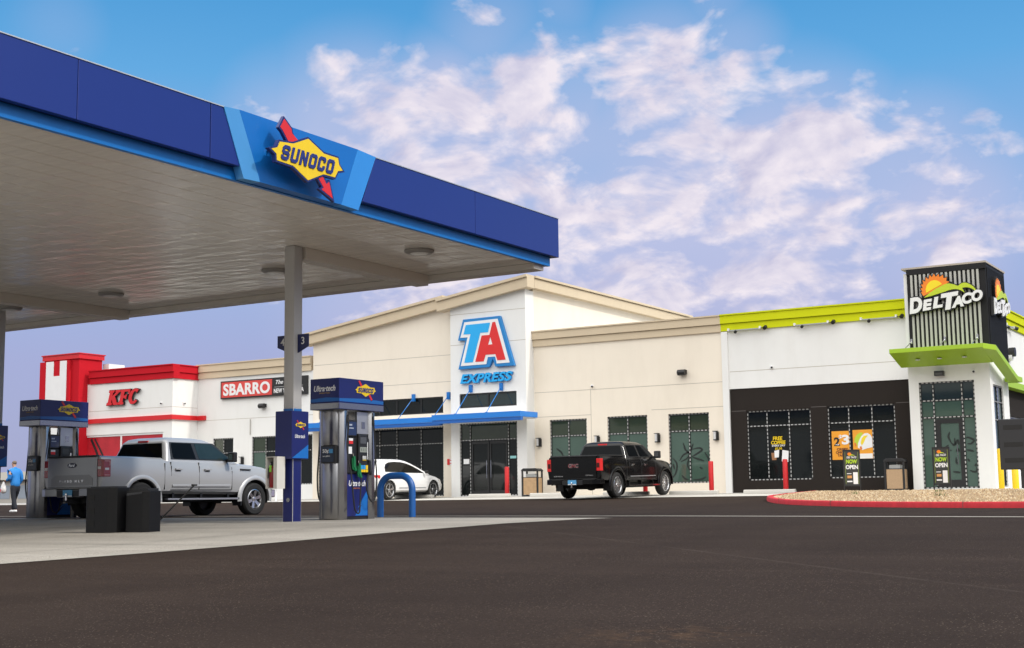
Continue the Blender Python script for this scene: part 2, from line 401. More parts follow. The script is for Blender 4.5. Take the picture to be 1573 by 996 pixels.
sheet('pavement', [-64, -50, -40, -30, -20, -13.9], lambda x: 40.9 if x > -28 else 40.9+(-28-x)*.06, lambda x: 47.5, .010, M_APRON, 12)
sheet('pavement', [-13.9, -12, -10.3, -8.2, -6.4], lambda x: 42.9 if x < -10.4 else 40.5, lambda x: 60, .012, M_APRON, 20)
# joints sawn in the pad
mb = MB()
M_JOINT = mat('joint_dark', (.10, .09, .08), .9, lin=True)
for x in [-12.6, -16.6, -20.6, -24.6, -28.6, -32.6]:
    for k in range(24):
        y0 = -4+k; y1 = y0+1
        if y1 > itp(hi_t, x): break
        mb.add([(x-.008, y0, g(y0)+.0075), (x+.008, y0, g(y0)+.0075), (x+.008, y1, g(y1)+.0075), (x-.008, y1, g(y1)+.0075)], [(0, 1, 2, 3)])
for y in [-2, 2.5, 7, 11.5, 16]:
    x1 = -11.3 if y < 9 else -10.7
    mb.add([(-50, y-.008, g(y-.008)+.0075), (x1, y-.008, g(y-.008)+.0075), (x1, y+.008, g(y+.008)+.0075), (-50, y+.008, g(y+.008)+.0075)], [(0, 1, 2, 3)])
tag(mb.build('pad_joint', M_JOINT), kind='structure')
# paving joint and an oil-darkened patch in the asphalt
def strip(name, pts, w, dz, mt):
    mb = MB(); q = smooth(pts, 6); vs = []
    for i, p in enumerate(q):
        t = (q[min(i+1, len(q)-1)]-q[max(i-1, 0)]).normalized(); nn = Vector((-t.y, t.x))*(w/2)
        for s_ in (1, -1): vs.append((p.x+nn.x*s_, p.y+nn.y*s_, g(p.y+nn.y*s_)+dz))
    mb.add(vs, [(2*i, 2*i+1, 2*i+3, 2*i+2) for i in range(len(q)-1)], None, True); return tag(mb.build(name, mt), kind='structure')
# red kerb and gravel island
ki = [(-15.0, 42.7), (-14.75, 40.5), (-14.45, 38.2), (-14.15, 36.6), (-13.75, 35.4), (-13.0, 33.7), (-12.2, 32.2), (-11.2, 30.8), (-9.6, 29.3), (-7.6, 27.9), (-5.3, 26.6), (-1, 24.9), (4, 23.2)]
def smooth(p, k=4):
    q = []
    P = [Vector(a) for a in p]; n = len(P)
    for i in range(n-1):
        p0, p1, p2, p3 = P[max(i-1, 0)], P[i], P[i+1], P[min(i+2, n-1)]
        for j in range(k):
            t = j/k; q.append(.5*((2*p1)+(p2-p0)*t+(2*p0-5*p1+4*p2-p3)*t*t+(3*p1-p0-3*p2+p3)*t**3))
    return q+[P[-1]]
kp = smooth(ki)

KR = mat('red_kerb_paint', (.52, .022, .030), .7, var=.35, vs=5, bump=.3, bs=30, lin=True)
mb = MB(); rings = []
for i, p in enumerate(kp):
    t = (kp[min(i+1, len(kp)-1)]-kp[max(i-1, 0)]).normalized(); nn = Vector((-t.y, t.x))
    z = g(p.y)
    rings.append([(p.x+nn.x*o, p.y+nn.y*o, z+h) for o, h in ((0, -.05), (.0, .085), (.012, .108), (.03, .118), (.15, .118), (.16, -.05))])
mb.rings(rings, True, True)
tag(mb.build('red_kerb', KR, angle=30), kind='structure')
mb = MB()
for i in range(3, len(kp)-2, 7):
    p = kp[i]; t = (kp[i+1]-kp[i-1]).normalized(); nn = Vector((-t.y, t.x)); z = g(p.y)
    mb.box(-.006, .006, -.002, .153, -.0, .1205, Matrix.Translation((p.x, p.y, z)) @ Matrix(((t.x, nn.x, 0, 0), (t.y, nn.y, 0, 0), (0, 0, 1, 0), (0, 0, 0, 1))))
tag(mb.build('kerb_joint', M_JOINT), kind='structure')
# gravel
inner = [(p+Vector((-(kp[min(i+1, len(kp)-1)]-kp[max(i-1, 0)]).normalized().y, (kp[min(i+1, len(kp)-1)]-kp[max(i-1, 0)]).normalized().x))*.14) for i, p in enumerate(kp)]
def near_y(x):   # front boundary of the island for a given x
    best = None
    for a, b in zip(inner, inner[1:]):
        if (a.x-x)*(b.x-x) <= 0 and abs(a.x-b.x) > 1e-6:
            y = a.y+(b.y-a.y)*(x-a.x)/(b.x-a.x); best = y if best is None else min(best, y)
    return best
def back_y(x):
    if x < -8.9: return 42.9
    if x < -7.4: return 42.9-(x+8.9)*2.6
    return max(39-(x+7.4)*.9, 26.5)
vs = []; fs = []; xs = [-14.8+i*.4 for i in range(46)]; ny = 16
for x in xs:
    a, b = near_y(x) or 42, back_y(x)
    for j in range(ny+1):
        t = j/ny; y = a+(b-a)*t; vs.append((x, y, g(y)+.085+.03*math.sin(math.pi*t)+.012*math.sin(x*3+j)*math.sin(math.pi*t)))
mb = MB(); mb.add(vs, [(i*(ny+1)+j, (i+1)*(ny+1)+j, (i+1)*(ny+1)+j+1, i*(ny+1)+j+1) for i in range(len(xs)-1) for j in range(ny)], None, True)
def gravz(x, y):
    a, b = near_y(x) or 42, back_y(x); t = max(0, min(1, (y-a)/max(.1, b-a))); return g(y)+.085+.03*math.sin(math.pi*t)
tag(mb.build('gravel_bed', M_GRAVEL), kind='structure')
mb = MB(); GR = [mat('stone_tan', (.42, .30, .17), .9, lin=True), mat('stone_pale', (.52, .42, .28), .9, lin=True), mat('stone_brown', (.30, .20, .12), .9, lin=True)]
rnd = random.Random(3)
for k in range(9000):
    x = rnd.uniform(-14.6, -3.2); a, b = near_y(x), back_y(x)
    if a is None or b-a < .2: continue
    y = rnd.uniform(a+.03, b-.03); r = rnd.uniform(.014, .038); z = gravz(x, y)
    an = rnd.uniform(0, 6.28); mb.m(GR[rnd.choice((0, 0, 1, 1, 2))])
    pts = [(x+r*math.cos(an+i*2.1)*rnd.uniform(.7, 1.2), y+r*math.sin(an+i*2.1)*rnd.uniform(.7, 1.2), z-.005) for i in range(3)]
    top = (x+rnd.uniform(-.3, .3)*r, y+rnd.uniform(-.3, .3)*r, z+r*rnd.uniform(.6, 1))
    mb.add(pts+[top], [(0, 1, 3), (1, 2, 3), (2, 0, 3)])
tag(mb.build('gravel', None), 'tan and pale landscaping gravel filling the kerbed island', 'gravel', kind='stuff')
mb = MB(); rnd = random.Random(5)
for cx_, cy_ in ((-8.6, 33.5), (-11.7, 36.5), (-9.9, 38.5)):
    for k in range(26):
        a = rnd.uniform(0, 6.28); l = rnd.uniform(.05, .12); z = gravz(cx_, cy_)
        p = Vector((cx_+rnd.uniform(-.12, .12), cy_+rnd.uniform(-.12, .12), z)); q = p+Vector((math.cos(a)*l*.7, math.sin(a)*l*.7, l))
        s_ = Vector((-math.sin(a), math.cos(a), 0))*.008
        mb.add([tuple(p-s_), tuple(p+s_), tuple(q)], [(0, 1, 2)])
tag(mb.build('weeds', mat('weed_green', (.10, .13, .04), .8, lin=True)), 'small green weeds sprouting through the tan gravel', 'weeds', kind='stuff')
# ---------------------------------------------------------------- buildings
def holes_wall(mb, u0, u1, v0, v1, holes, M, th=.28):
    us = sorted({u0, u1, *[h[0] for h in holes], *[h[1] for h in holes]}); us = [u for u in us if u0 <= u <= u1]
    for a, b in zip(us, us[1:]):
        c = (a+b)/2; hs = sorted([(h[2], h[3]) for h in holes if h[0] < c < h[1]]); z = v0
        for h0, h1 in hs:
            if h0 > z+.001: mb.box(a, b, z, h0, -th, 0, M)
            z = max(z, h1)
        if z < v1: mb.box(a, b, z, v1, -th, 0, M)
def dashes(mb, a, b, M, w=.038, pitch=.135, z=0):
    d = Vector(b)-Vector(a); n = max(1, int(d.length/pitch)); t = d.normalized(); nn = Vector((-t.y, t.x))*(w/2)
    ts = [0]+[v for k in range(n) for v in ((k+.2)*d.length/n, (k+.2)*d.length/n+pitch*.58)]+[d.length]
    vs = []
    for v in ts:
        p = Vector(a)+t*v; vs += [(*(p+nn), z+.005), (*(p-nn), z+.005)]
    dm, fm = DASH, FRAME
    for i in range(len(ts)-1):
        pass
    mb.m(fm); i0 = mb.cur; mb.m(dm); i1 = mb.cur; f0 = len(mb.mi)
    mb.add(vs, [(2*i, 2*i+1, 2*i+3, 2*i+2) for i in range(len(ts)-1)], M)
    for i in range(len(ts)-1): mb.mi[f0+i] = i1 if i % 2 else i0
def window(parent, M, u0, u1, v0, v1, cols=(), rows=(), glass=None, top_glass=None, fw=.055, rec=.05, dash=True, fmat=None, name='window', dark_pane=()):
    f = MB().m(fmat or FRAME); us = [u0, *cols, u1]; vs_ = [v0, *rows, v1]
    f.box(u0, u0+fw, v0, v1, -rec-.06, -rec, M); f.box(u1-fw, u1, v0, v1, -rec-.06, -rec, M)
    f.box(u0+fw, u1-fw, v0, v0+fw, -rec-.06, -rec, M); f.box(u0+fw, u1-fw, v1-fw, v1, -rec-.06, -rec, M)
    for c in cols: f.box(c-fw/2, c+fw/2, v0+fw, v1-fw, -rec-.058, -rec-.002, M)
    for r in rows:
        for a, b in zip(us, us[1:]): f.box(a+(fw if a == u0 else fw/2), b-(fw if b == u1 else fw/2), r-fw/2, r+fw/2, -rec-.056, -rec-.003, M)
    w = f.build(name, parent=parent)
    p = MB()
    for j, (c, d) in enumerate(zip(vs_, vs_[1:])):
        for i, (a, b) in enumerate(zip(us, us[1:])):
            gm = (top_glass if (top_glass and j == len(vs_)-2) else glass) or GLD
            if (i, j) in dark_pane: gm = GLD
            p.m(gm); p.box(a+.01, b-.01, c+.01, d-.01, -rec-.045-.0005*(i+j), -rec-.03-.0005*(i+j), M)
    p.build('pane', parent=w)
    if dash:
        s = MB().m(DASH); e = fw*.45; zz = -rec+.0
        dashes(s, (u0+e, v0+.05), (u0+e, v1-.05), M, z=zz); dashes(s, (u1-e, v0+.05), (u1-e, v1-.05), M, z=zz)
        dashes(s, (u0+.05, v0+e), (u1-.05, v0+e), M, z=zz); dashes(s, (u0+.05, v1-e), (u1-.05, v1-e), M, z=zz)
        for c in cols: dashes(s, (c, v0+.08), (c, v1-.08), M, w=.035, z=zz-.001)
        for r in rows: dashes(s, (u0+.08, r), (u1-.08, r), M, w=.035, z=zz-.002)
        s.build('dash_trim', parent=w)
    return w
FRONT = MF(0, 46.5, 0); TOWER = MF(0, 45.9, 0)
def cornice(mb, x0, x1, Y, z0, z1, M=None):
    h = z1-z0
    for a, b, p in ((z0, z0+h*.42, .07), (z0+h*.42, z0+h*.45, .05), (z0+h*.45, z1-.05, .13), (z1-.05, z1, .17)):
        mb.box(x0, x1, Y-p, Y+.30, a, b, M)
RX = lambda X: Matrix(((0, -1, 0, X), (1, 0, 0, 0), (0, 0, 1, 0), (0, 0, 0, 1)))   # local (u, v) -> run along +Y, outward +X : u->Y, -v->X
def seam(mb, a, b, M, w=.02):
    if abs(a[0]-b[0]) < .001: mb.box(a[0]-w/2, a[0]+w/2, min(a[1], b[1]), max(a[1], b[1]), -.01, .0025, M)
    else: mb.box(min(a[0], b[0]), max(a[0], b[0]), a[1]-w/2, a[1]+w/2, -.01, .0025, M)
SEAM = mat('stucco_reveal', (.45, .41, .35), .9, lin=True); ROOF = mat('roof_membrane', (.5, .5, .48), .9, lin=True); SEAMD = mat('dark_reveal', (.10, .09, .085), .9, lin=True)

# --- travel store
st = thing('store_building', 'cream stucco store block with gabled entrance tower and blue awnings', 'building', (-30, 46.5, .4))
def P(mb, name, mt=None, parent=st, **k):
    o = mb.build(name, mt, parent, **k); o.matrix_parent_inverse = Matrix.Translation(-Vector(parent.location)); return o
# helper so children are written in world coordinates
def WPAR(root):
    for o in kids(root): o.matrix_parent_inverse = Matrix.Translation(-Vector(root.location))
GW = dict(glass=GLG, top_glass=GLT)
# left wing (white) windows, tall block storefront, right wing windows
wing_w = [(-44.85, -43.6, 1.12, 3.3), (-42.47, -40.87, 1.12, 3.3), (-40.35, -38.95, 1.12, 3.3)]
mb = MB().m(WHITE); holes_wall(mb, -45.86, -38.87, .2, 6.1, wing_w, FRONT); mb.build('wall', parent=st)
def top_z(x): return 7.25+(x+38.87)*(8.33-7.25)/(38.87-31.2)
blk_w = [(-38.55, -31.95, .52, 3.37), (-38.55, -31.95, 3.92, 4.6)]
mb = MB().m(CREAM); holes_wall(mb, -38.87, -31.2, .2, 7.0, blk_w, MF(0, 46.44, 0), .34)
mb.prism([(-38.87, 7.0), (-31.2, 7.0), (-31.2, top_z(-31.2)), (-38.87, top_z(-38.87))], -.34, 0, MF(0, 46.44, 0))
mb.build('wall', parent=st)
tw = [(-30.78, -28.07, .50, 3.4), (-30.78, -28.07, 4.02, 4.6)]
mb = MB().m(WHITE); holes_wall(mb, -31.2, -27.62, .2, 7.9, tw, TOWER, .3)
mb.prism([(-31.2, 7.9), (-27.62, 7.9), (-27.62, 8.62), (-31.2, 8.12)], -.3, 0, TOWER)
mb.box(-27.9, -27.62, 46.2, 46.55, .2, 8.6); mb.build('tower_wall', parent=st)
mb = MB().m(CREAM); mb.box(-28.0, -27.64, 46.55, 61, 6.2, 8.72); mb.box(-38.87, -27.9, 60.7, 61, .2, 7.5); mb.box(-38.87, -38.6, 46.78, 60.7, .2, 7.2); mb.build('side_wall', parent=st)
rgt = [(-26.93, -25.28, .86, 3.42), (-24.38, -22.69, .86, 3.44), (-21.82, -20.18, .86, 3.43)]
mb = MB().m(CREAM); holes_wall(mb, -27.62, -19.58, .2, 6.35, rgt, FRONT); mb.build('wall', parent=st)
mb = MB().m(SEAM)
for M_, segs in ((FRONT, [((-27.6, 4.52), (-19.6, 4.52)), ((-27.6, 3.55), (-25.08, 3.55)), ((-25.08, .5), (-25.08, 4.52)), ((-45.8, 4.15), (-38.9, 4.15)), ((-22.5, 3.62), (-19.6, 3.62))]),
                 (MF(0, 46.44, 0), [((-38.8, 5.2), (-31.25, 5.2)), ((-38.8, 6.3), (-31.25, 6.3))]), (TOWER, [((-31.2, 7.85), (-27.62, 7.85)), ((-31.2, 6.6), (-27.62, 6.6))])):
    for a, b in segs: seam(mb, a, b, M_)
mb.build('wall_reveal', parent=st)
mb = MB().m(TAN)
cornice(mb, -45.86, -39.0, 46.5, 6.1, 6.76); mb.build('cornice', parent=st); mb = MB().m(TAN); cornice(mb, -27.62, -19.58, 46.5, 6.35, 6.97); mb.build('cornice', parent=st)
mb = MB().m(TAN)
def slope_band(x0, x1, f, Y, lo, hi, p, back=.3):
    mb.prism([(x0, f(x0)+lo), (x1, f(x1)+lo), (x1, f(x1)+hi), (x0, f(x0)+hi)], -back, p, MF(0, Y, 0))
fa = lambda x: top_z(x); ft = lambda x: 8.12+(x+31.2)*(.52/3.58)
for lo, hi, p in ((0, .40, .26), (.40, .50, .34)):
    slope_band(-39.3, -31.72, fa, 46.44, lo, hi, p, .34); slope_band(-31.70, -27.36, ft, 45.9, lo-.02, hi-.02, p, .3)
for a, b, p in ((8.70, 9.10, .26), (9.10, 9.21, .34)): mb.box(-28.0, -27.62+p, 46.22, 61.3, a-.02, b-.05)
mb.build('roof_cornice', parent=st)
mb = MB().m(ROOF); mb.box(-45.8, -39, 46.8, 64, 6.0, 6.2); mb.box(-38.6, -28.0, 46.8, 60.7, 7.3, 7.5); mb.box(-27.6, -19.7, 46.8, 64, 6.1, 6.3); mb.box(-45.8, -19.7, 61.0, 64, 6.3, 6.5); mb.build('roof', parent=st)
mb = MB().m(CREAM); mb.box(-45.86, -19.6, 64.0, 64.3, .2, 6.6); mb.build('rear_wall', parent=st)
mb = MB().m(FRAME); mb.prism([(50.4, 6.9), (51.8, 6.9), (51.8, 7.0), (50.4, 7.12)], 0, .05, MR(-27.64, 0, 0)); mb.build('side_vent', parent=st)
mb = MB().m(mat('conduit', (.4, .38, .34), .6, lin=True)); mb.cyl((-42.55, 46.46, 3.4), (-42.55, 46.46, 4.1), .02, n=8); mb.build('conduit', parent=st)
for i, (a, b, c, d) in enumerate(wing_w): window(st, FRONT, a, b, c, d, [(a+b)/2], [2.62], dark_pane=((1, 0), (1, 1)), **GW)
a, b, c, d = blk_w[0]; window(st, MF(0, 46.44, 0), a, b, c, d, [-36.9, -35.25, -34.35, -33.1], [2.68], glass=GLD)
a, b, c, d = blk_w[1]; window(st, MF(0, 46.44, 0), a, b, c, d, [-36.9, -35.25, -34.35, -33.1], [], glass=GLD, dash=False)
a, b, c, d = tw[1]; window(st, TOWER, a, b, c, d, [(a+b)/2], [], glass=mat('clerestory_glass', (.018, .03, .03), .05, spec=.9, lin=True), dash=False)
window(st, TOWER, -30.78, -28.07, .50, 3.4, [-30.30, -28.50], [2.72], glass=GLD, top_glass=GLT, dark_pane=())
for i, (a, b, c, d) in enumerate(rgt): window(st, FRONT, a, b, c, d, [(a+b)/2], [2.78], **GW)
# double sliding entrance door
dr = MB().m(FRAME); M_ = MF(0, 45.93, 0)
for a, b in ((-30.24, -29.42), (-29.38, -28.56)):
    dr.box(a, a+.06, .52, 2.66, -.05, -.02, M_); dr.box(b-.06, b, .52, 2.66, -.05, -.02, M_); dr.box(a+.06, b-.06, .52, .72, -.05, -.02, M_); dr.box(a+.06, b-.06, 2.56, 2.66, -.05, -.02, M_)
d_ = dr.build('entrance_door', parent=st); mb = MB().m(CHROME)
for x in (-29.50, -29.30): mb.cyl((x, 45.90, 1.2), (x, 45.90, 1.9), .012, n=8)
mb.build('door_handle', parent=d_)
mb = MB().m(WPT); mb.box(-30.62, -30.35, 1.78, 1.98, -.035, -.03, TOWER); mb.build('door_decal', parent=d_); mb = MB().m(mat('teal_decal', (.25, .55, .55), .5, lin=True)).box(-28.42, -28.14, 1.95, 2.05, -.035, -.03, TOWER); mb.build('door_decal', parent=d_)
# dim stock and shelves seen through the storefront
# awnings
def awning(x0, x1, Yw, Yf, z0, z1, name='awning'):
    a = MB().m(BLUEAWN)
    a.box(x0, x1, Yf, Yf+.05, z0+.14, z1); a.m(ABLUE2).box(x0+.004, x1-.004, Yf+.03, Yf+.20, z0, z0+.135)
    a.m(BLUEAWN).box(x1-.05, x1, Yf+.051, Yw-.001, z0+.14, z1-.003); a.box(x0, x0+.05, Yf+.051, Yw-.001, z0+.14, z1-.003)
    a.m(WPT).box(x0+.05, x1-.05, Yf+.21, Yw-.002, z0+.10, z0+.16)
    o = a.build(name, parent=st)
    return o
aw1 = awning(-38.95, -31.22, 46.44, 45.15, 3.33, 3.68); aw2 = awning(-31.25, -27.12, 45.9, 44.6, 3.36, 3.71)
def rod(par, x, yw, zw, yf, zf, mt=BLUE):
    m1 = MB().m(mt); m1.cyl((x, yw-.05, zw), (x-.05, yf, zf), .016, n=8); m1.box(x-.07, x+.07, yw-.09, yw-.0, zw-.16, zw+.14); m1.box(x-.09, x+.0, yf-.03, yf+.05, zf-.06, zf+.04)
    m1.build('tie_rod', parent=par)
for x in (-37.6, -35.25, -33.42, -31.65): rod(aw1, x, 46.44, 4.62, 45.35, 3.66)
for x in (-30.2, -28.75): rod(aw2, x, 45.9, 4.80, 44.8, 3.70)

# --- taco restaurant
tc_b = thing('restaurant_building', 'white and dark brown restaurant with lime parapet and ribbed corner sign tower', 'building', (-14, 46.5, .4))
dtw = [(-18.72, -16.33, .91, 3.4), (-15.72, -13.35, .93, 3.43)]
mb = MB().m(WHITE); holes_wall(mb, -19.58, -12.6, 4.23, 6.36, [], FRONT); mb.box(-19.58, -19.34, 46.44, 46.5, .2, 6.34)
mb.box(-19.58, -19.34, 46.501, 46.78, .2, 4.229); mb.build('wall', parent=tc_b)
mb = MB().m(BROWN); holes_wall(mb, -19.34, -12.6, .2, 4.23, dtw, MF(0, 46.53, 0)); mb.build('brown_wall', parent=tc_b)
mb = MB().m(LIME); cornice(mb, -19.577, -12.55, 46.5, 6.36, 6.98); mb.build('parapet', parent=tc_b); mb = MB().m(LIME); cornice(mb, 50.9, 72, 0, 6.36, 6.98, RX(-10.6).copy() @ Matrix.Diagonal((1, 1, 1, 1)))
mb.build('parapet', parent=tc_b)
mb = MB().m(SEAM); seam(mb, (-19.3, 4.86), (-12.7, 4.86), FRONT); mb.m(SEAMD); seam(mb, (-19.3, 3.42), (-18.75, 3.42), MF(0, 46.53, 0)); seam(mb, (-16.3, 3.44), (-15.75, 3.44), MF(0, 46.53, 0)); seam(mb, (-13.3, 3.45), (-12.7, 3.45), MF(0, 46.53, 0)); mb.build('wall_reveal', parent=tc_b)
for a, b, c, d in dtw: window(tc_b, MF(0, 46.53, 0), a, b, c, d, [a+(b-a)*.315, a+(b-a)*.66], [2.85], glass=GLD, fw=.05)
# corner tower
tx0, tx1, ty0, ty1 = -12.66, -10.02, 45.9, 48.6
dw = (-12.33, -10.53, .52, 4.04)
mb = MB().m(WHITE); holes_wall(mb, tx0, tx1, .2, 7.74, [dw], TOWER, .28)
holes_wall(mb, 46.19, 48.6, .2, 7.74, [(46.3, 47.75, .55, 3.9)], MR(tx1, 0, 0), .28); mb.box(tx0, tx0+.28, 46.185, ty1, 4.3, 7.74); mb.box(tx0+.285, tx1-.285, 48.3, 48.6, 4.3, 7.74)
mb.build('tower_wall', parent=tc_b)
RIBD = mat('ribbed_black', (.016, .016, .017), .6, spec=.2, lin=True); RIBL = mat('ribbed_grey', (.44, .44, .40), .5, lin=True)
mb = MB().m(RIBD); mb.box(tx0+.13, tx1+.06, ty0-.07, ty0-.002, 4.93, 7.86)
mb.prism([(45.832, 4.93), (46.6, 4.93), (47.7, 4.42), (48.62, 4.38), (48.62, 7.86), (45.832, 7.86)], .002, .065, MR(tx1, 0, 0))
n = 16
for k in range(n):
    x = tx0+.22+(tx1-tx0-.33)*(k+.5)/n; mb.m(RIBL).box(x-.036, x+.036, ty0-.12, ty0-.071, 4.97, 7.66)
for k in range(18):
    y = 45.95+2.6*k/18; mb.m(RIBD).box(tx1+.066, tx1+.095, y, y+.07, 5.0 if y < 46.5 else 4.6+max(0, 47.7-y)*.4, 7.74)
mb.m(RIBD).box(tx0+.13, tx1+.10, ty0-.125, ty0-.071, 7.67, 7.86); mb.build('ribbed_panel', parent=tc_b)
mb = MB().m(mat('tower_cap', (.42, .37, .31), .7, lin=True)); mb.box(tx0-.03, tx1+.1, ty0-.13, ty1+.04, 7.861, 7.92); mb.build('tower_cap', parent=tc_b)
window(tc_b, TOWER, *dw, [-11.88, -10.95], [2.86, 3.42], glass=GLG, top_glass=mat('upper_green_glass', (.02, .032, .032), .05, spec=.9, lin=True), fw=.055)
window(tc_b, MR(tx1, 0, 0), 46.3, 47.75, .55, 3.9, [47.0], [2.75, 3.35], glass=mat('side_glass_blue', (.05, .08, .09), .05, spec=.9, lin=True), fmat=FRAME)
dr = MB().m(FRAME); M_ = MF(0, 45.93, 0)
dr.box(-11.84, -11.70, .55, 2.80, -.05, -.02, M_); dr.box(-11.10, -10.97, .55, 2.80, -.05, -.02, M_); dr.box(-11.70, -11.10, .55, .80, -.05, -.02, M_); dr.box(-11.70, -11.10, 2.66, 2.80, -.05, -.02, M_)
d_ = dr.build('entrance_door', parent=tc_b); mb = MB().m(STEEL); mb.cyl((-11.16, 45.86, 1.3), (-11.16, 45.86, 1.95), .014, n=8); mb.build('door_handle', parent=d_)
# tilted lime canopy that wraps the corner and drops along the side
aw = MB().m(LIMEMET)
y0, y1 = 44.50, 45.82; x0, x1 = -12.86, -9.88
def slab(pts_top, th):
    n = len(pts_top); vs = pts_top+[(x, y, z-th) for x, y, z in pts_top]
    aw.add(vs, [tuple(range(n)), tuple(range(2*n-1, n-1, -1))]+[(i, n+i, n+(i+1) % n, (i+1) % n) for i in range(n)])
slab([(x0, y0, 5.08), (x1, y0, 5.08), (x1, y1, 4.70), (x0, y1, 4.70)], .14)
slab([(x1+.002, y0, 5.08), (x1+.34, y0+.3, 5.02), (x1+.34, 47.9, 4.24), (x1+.002, 47.9, 4.24)], .17)
slab([(x1-.1, 47.902, 4.24), (x1+.34, 47.902, 4.24), (x1+.34, 48.6, 4.24), (x1-.1, 48.6, 4.24)], .17)
awo = aw.build('entrance_canopy', parent=tc_b, bevel=.008)
mb = MB().m(WPT)
for x in (-12.1, -11.4, -10.6): mb.cyl((x, 45.1, 4.735), (x, 45.1, 4.715), .075, n=20)
mb.build('downlight', parent=awo)
for x in (-12.45, -11.35, -10.3):
    m1 = MB().m(CHROME); m1.cyl((x, 45.76, 5.42), (x-.12, 44.9, 4.99), .014, n=8); m1.box(x-.03, x+.03, 45.72, 45.779, 5.34, 5.50); m1.build('tie_rod', parent=awo)
# side of the restaurant
sw = [(50.2, 51.6, 2.2, 3.3)]
mb = MB().m(WHITE); holes_wall(mb, 48.6, 72, 4.3, 6.36, [], MR(-10.6, 0, 0)); mb.build('side_wall', parent=tc_b)
mb = MB().m(BROWN); holes_wall(mb, 48.6, 72, .2, 4.06, [(50.4, 53.8, 1.9, 3.1)], MR(-10.6, 0, 0)); mb.build('brown_wall', parent=tc_b)
window(tc_b, MR(-10.6, 0, 0), 50.4, 53.8, 1.9, 3.1, [51.5, 52.65], [], glass=GLD, fmat=STEEL)
mb = MB().m(LIMEMET); mb.box(-10.88, -10.3, 48.61, 72, 4.065, 4.295); mb.build('side_band', parent=tc_b)
mb = MB().m(ROOF); mb.box(-19.4, -10.9, 46.8, 72, 6.1, 6.3); mb.build('roof', parent=tc_b)
mb = MB().m(WHITE); mb.box(-19.5, -10.6, 72, 72.3, .2, 6.6); mb.build('rear_wall', parent=tc_b)

# --- chicken restaurant
kb = thing('restaurant_building', 'white restaurant block with red cornice and red striped tower', 'building', (-50, 45, .4))
KM = MF(0, 44.9, 0)
mb = MB().m(WHITE); holes_wall(mb, -54.2, -45.86, .2, 6.05, [(-51.95, -46.4, .9, 3.62)], KM, .3); mb.box(-46.14, -45.86, 45.2, 46.5, .2, 6.05); mb.build('wall', parent=kb)
mb = MB().m(KRED); cornice(mb, -51.3, -45.73, 44.9, 6.05, 6.70)
for a, b, p in ((6.05, 6.32, .07), (6.32, 6.34, .05), (6.34, 6.65, .13), (6.65, 6.70, .17)): mb.box(-46.1, -45.86+p, 45.2, 46.49, a, b-.001)
mb.build('cornice', parent=kb)
mb = MB().m(RED); mb.box(-51.4, -45.76, 44.78, 44.899, 4.17, 4.38); mb.box(-45.859, -45.76, 44.9, 46.36, 4.17, 4.379); mb.box(-45.759, -45.3, 46.36, 46.499, 4.171, 4.378); mb.build('band', parent=kb)
mb = MB().m(SEAM); seam(mb, (-51.4, 4.75), (-45.87, 4.75), KM); seam(mb, (44.91, 4.75), (46.49, 4.75), MR(-45.86, 0, 0)); mb.build('wall_reveal', parent=kb)
REDGL = mat('red_window_film', (.42, .02, .03), .12, var=.5, vs=1.6, lin=True)
wk = window(kb, KM, -51.95, -46.4, .9, 3.62, [-49.2], [], glass=REDGL, fmat=WPT, fw=.09, dash=False)
mb = MB().m(BLK); ribbon(mb, [(-51.0, 3.45), (-50.4, 2.6), (-49.9, 1.6)], .10, KM, -.078, -.07, False); ribbon(mb, [(-51.25, 3.45), (-50.8, 2.7), (-50.6, 2.1)], .14, KM, -.078, -.07, False); mb.build('window_graphic', parent=wk)
# tower with stripes (the portrait on it is left out)
mb = MB().m(KRED); mb.box(-53.95, -51.5, 44.35, 45.75, .2, 7.28); mb.box(-54.1, -52.0, 44.2, 44.349, .2, 7.22); mb.m(RED).box(-54.02, -51.42, 44.27, 45.82, 7.281, 7.50); mb.box(-54.06, -51.38, 44.23, 45.86, 7.501, 7.55); mb.build('tower', parent=kb)
mb = MB().m(WPT); mb.box(-53.64, -53.1, 44.185, 44.199, 1.0, 7.21); mb.box(-52.66, -52.19, 44.185, 44.199, 1.0, 7.21); mb.box(-53.1, -52.66, 44.186, 44.198, 1.0, 6.5)
mb.build('tower_stripe', parent=kb)
mb = MB().m(WHITE); mb.box(-51.6, -51.2, 45.9, 46.9, 6.1, 7.12); mb.build('roof_screen', parent=kb)
mb = MB().m(WHITE); mb.box(-54.2, -45.87, 63.7, 64, .2, 6.4); mb.box(-54.2, -53.9, 45.2, 63.7, .2, 6.4); mb.build('rear_wall', parent=kb)
mb = MB().m(ROOF); mb.box(-53.9, -45.87, 46.6, 63.7, 5.9, 6.03); mb.build('roof', parent=kb)
for r in (st, tc_b, kb): WPAR(r)

# ---------------------------------------------------------------- signs
def sign(name, label, loc, group=None): return thing(name, label, 'sign', loc, 0, group)
def rel(root):
    for o in kids(root): o.matrix_parent_inverse = Matrix.Translation(-Vector(root.location))
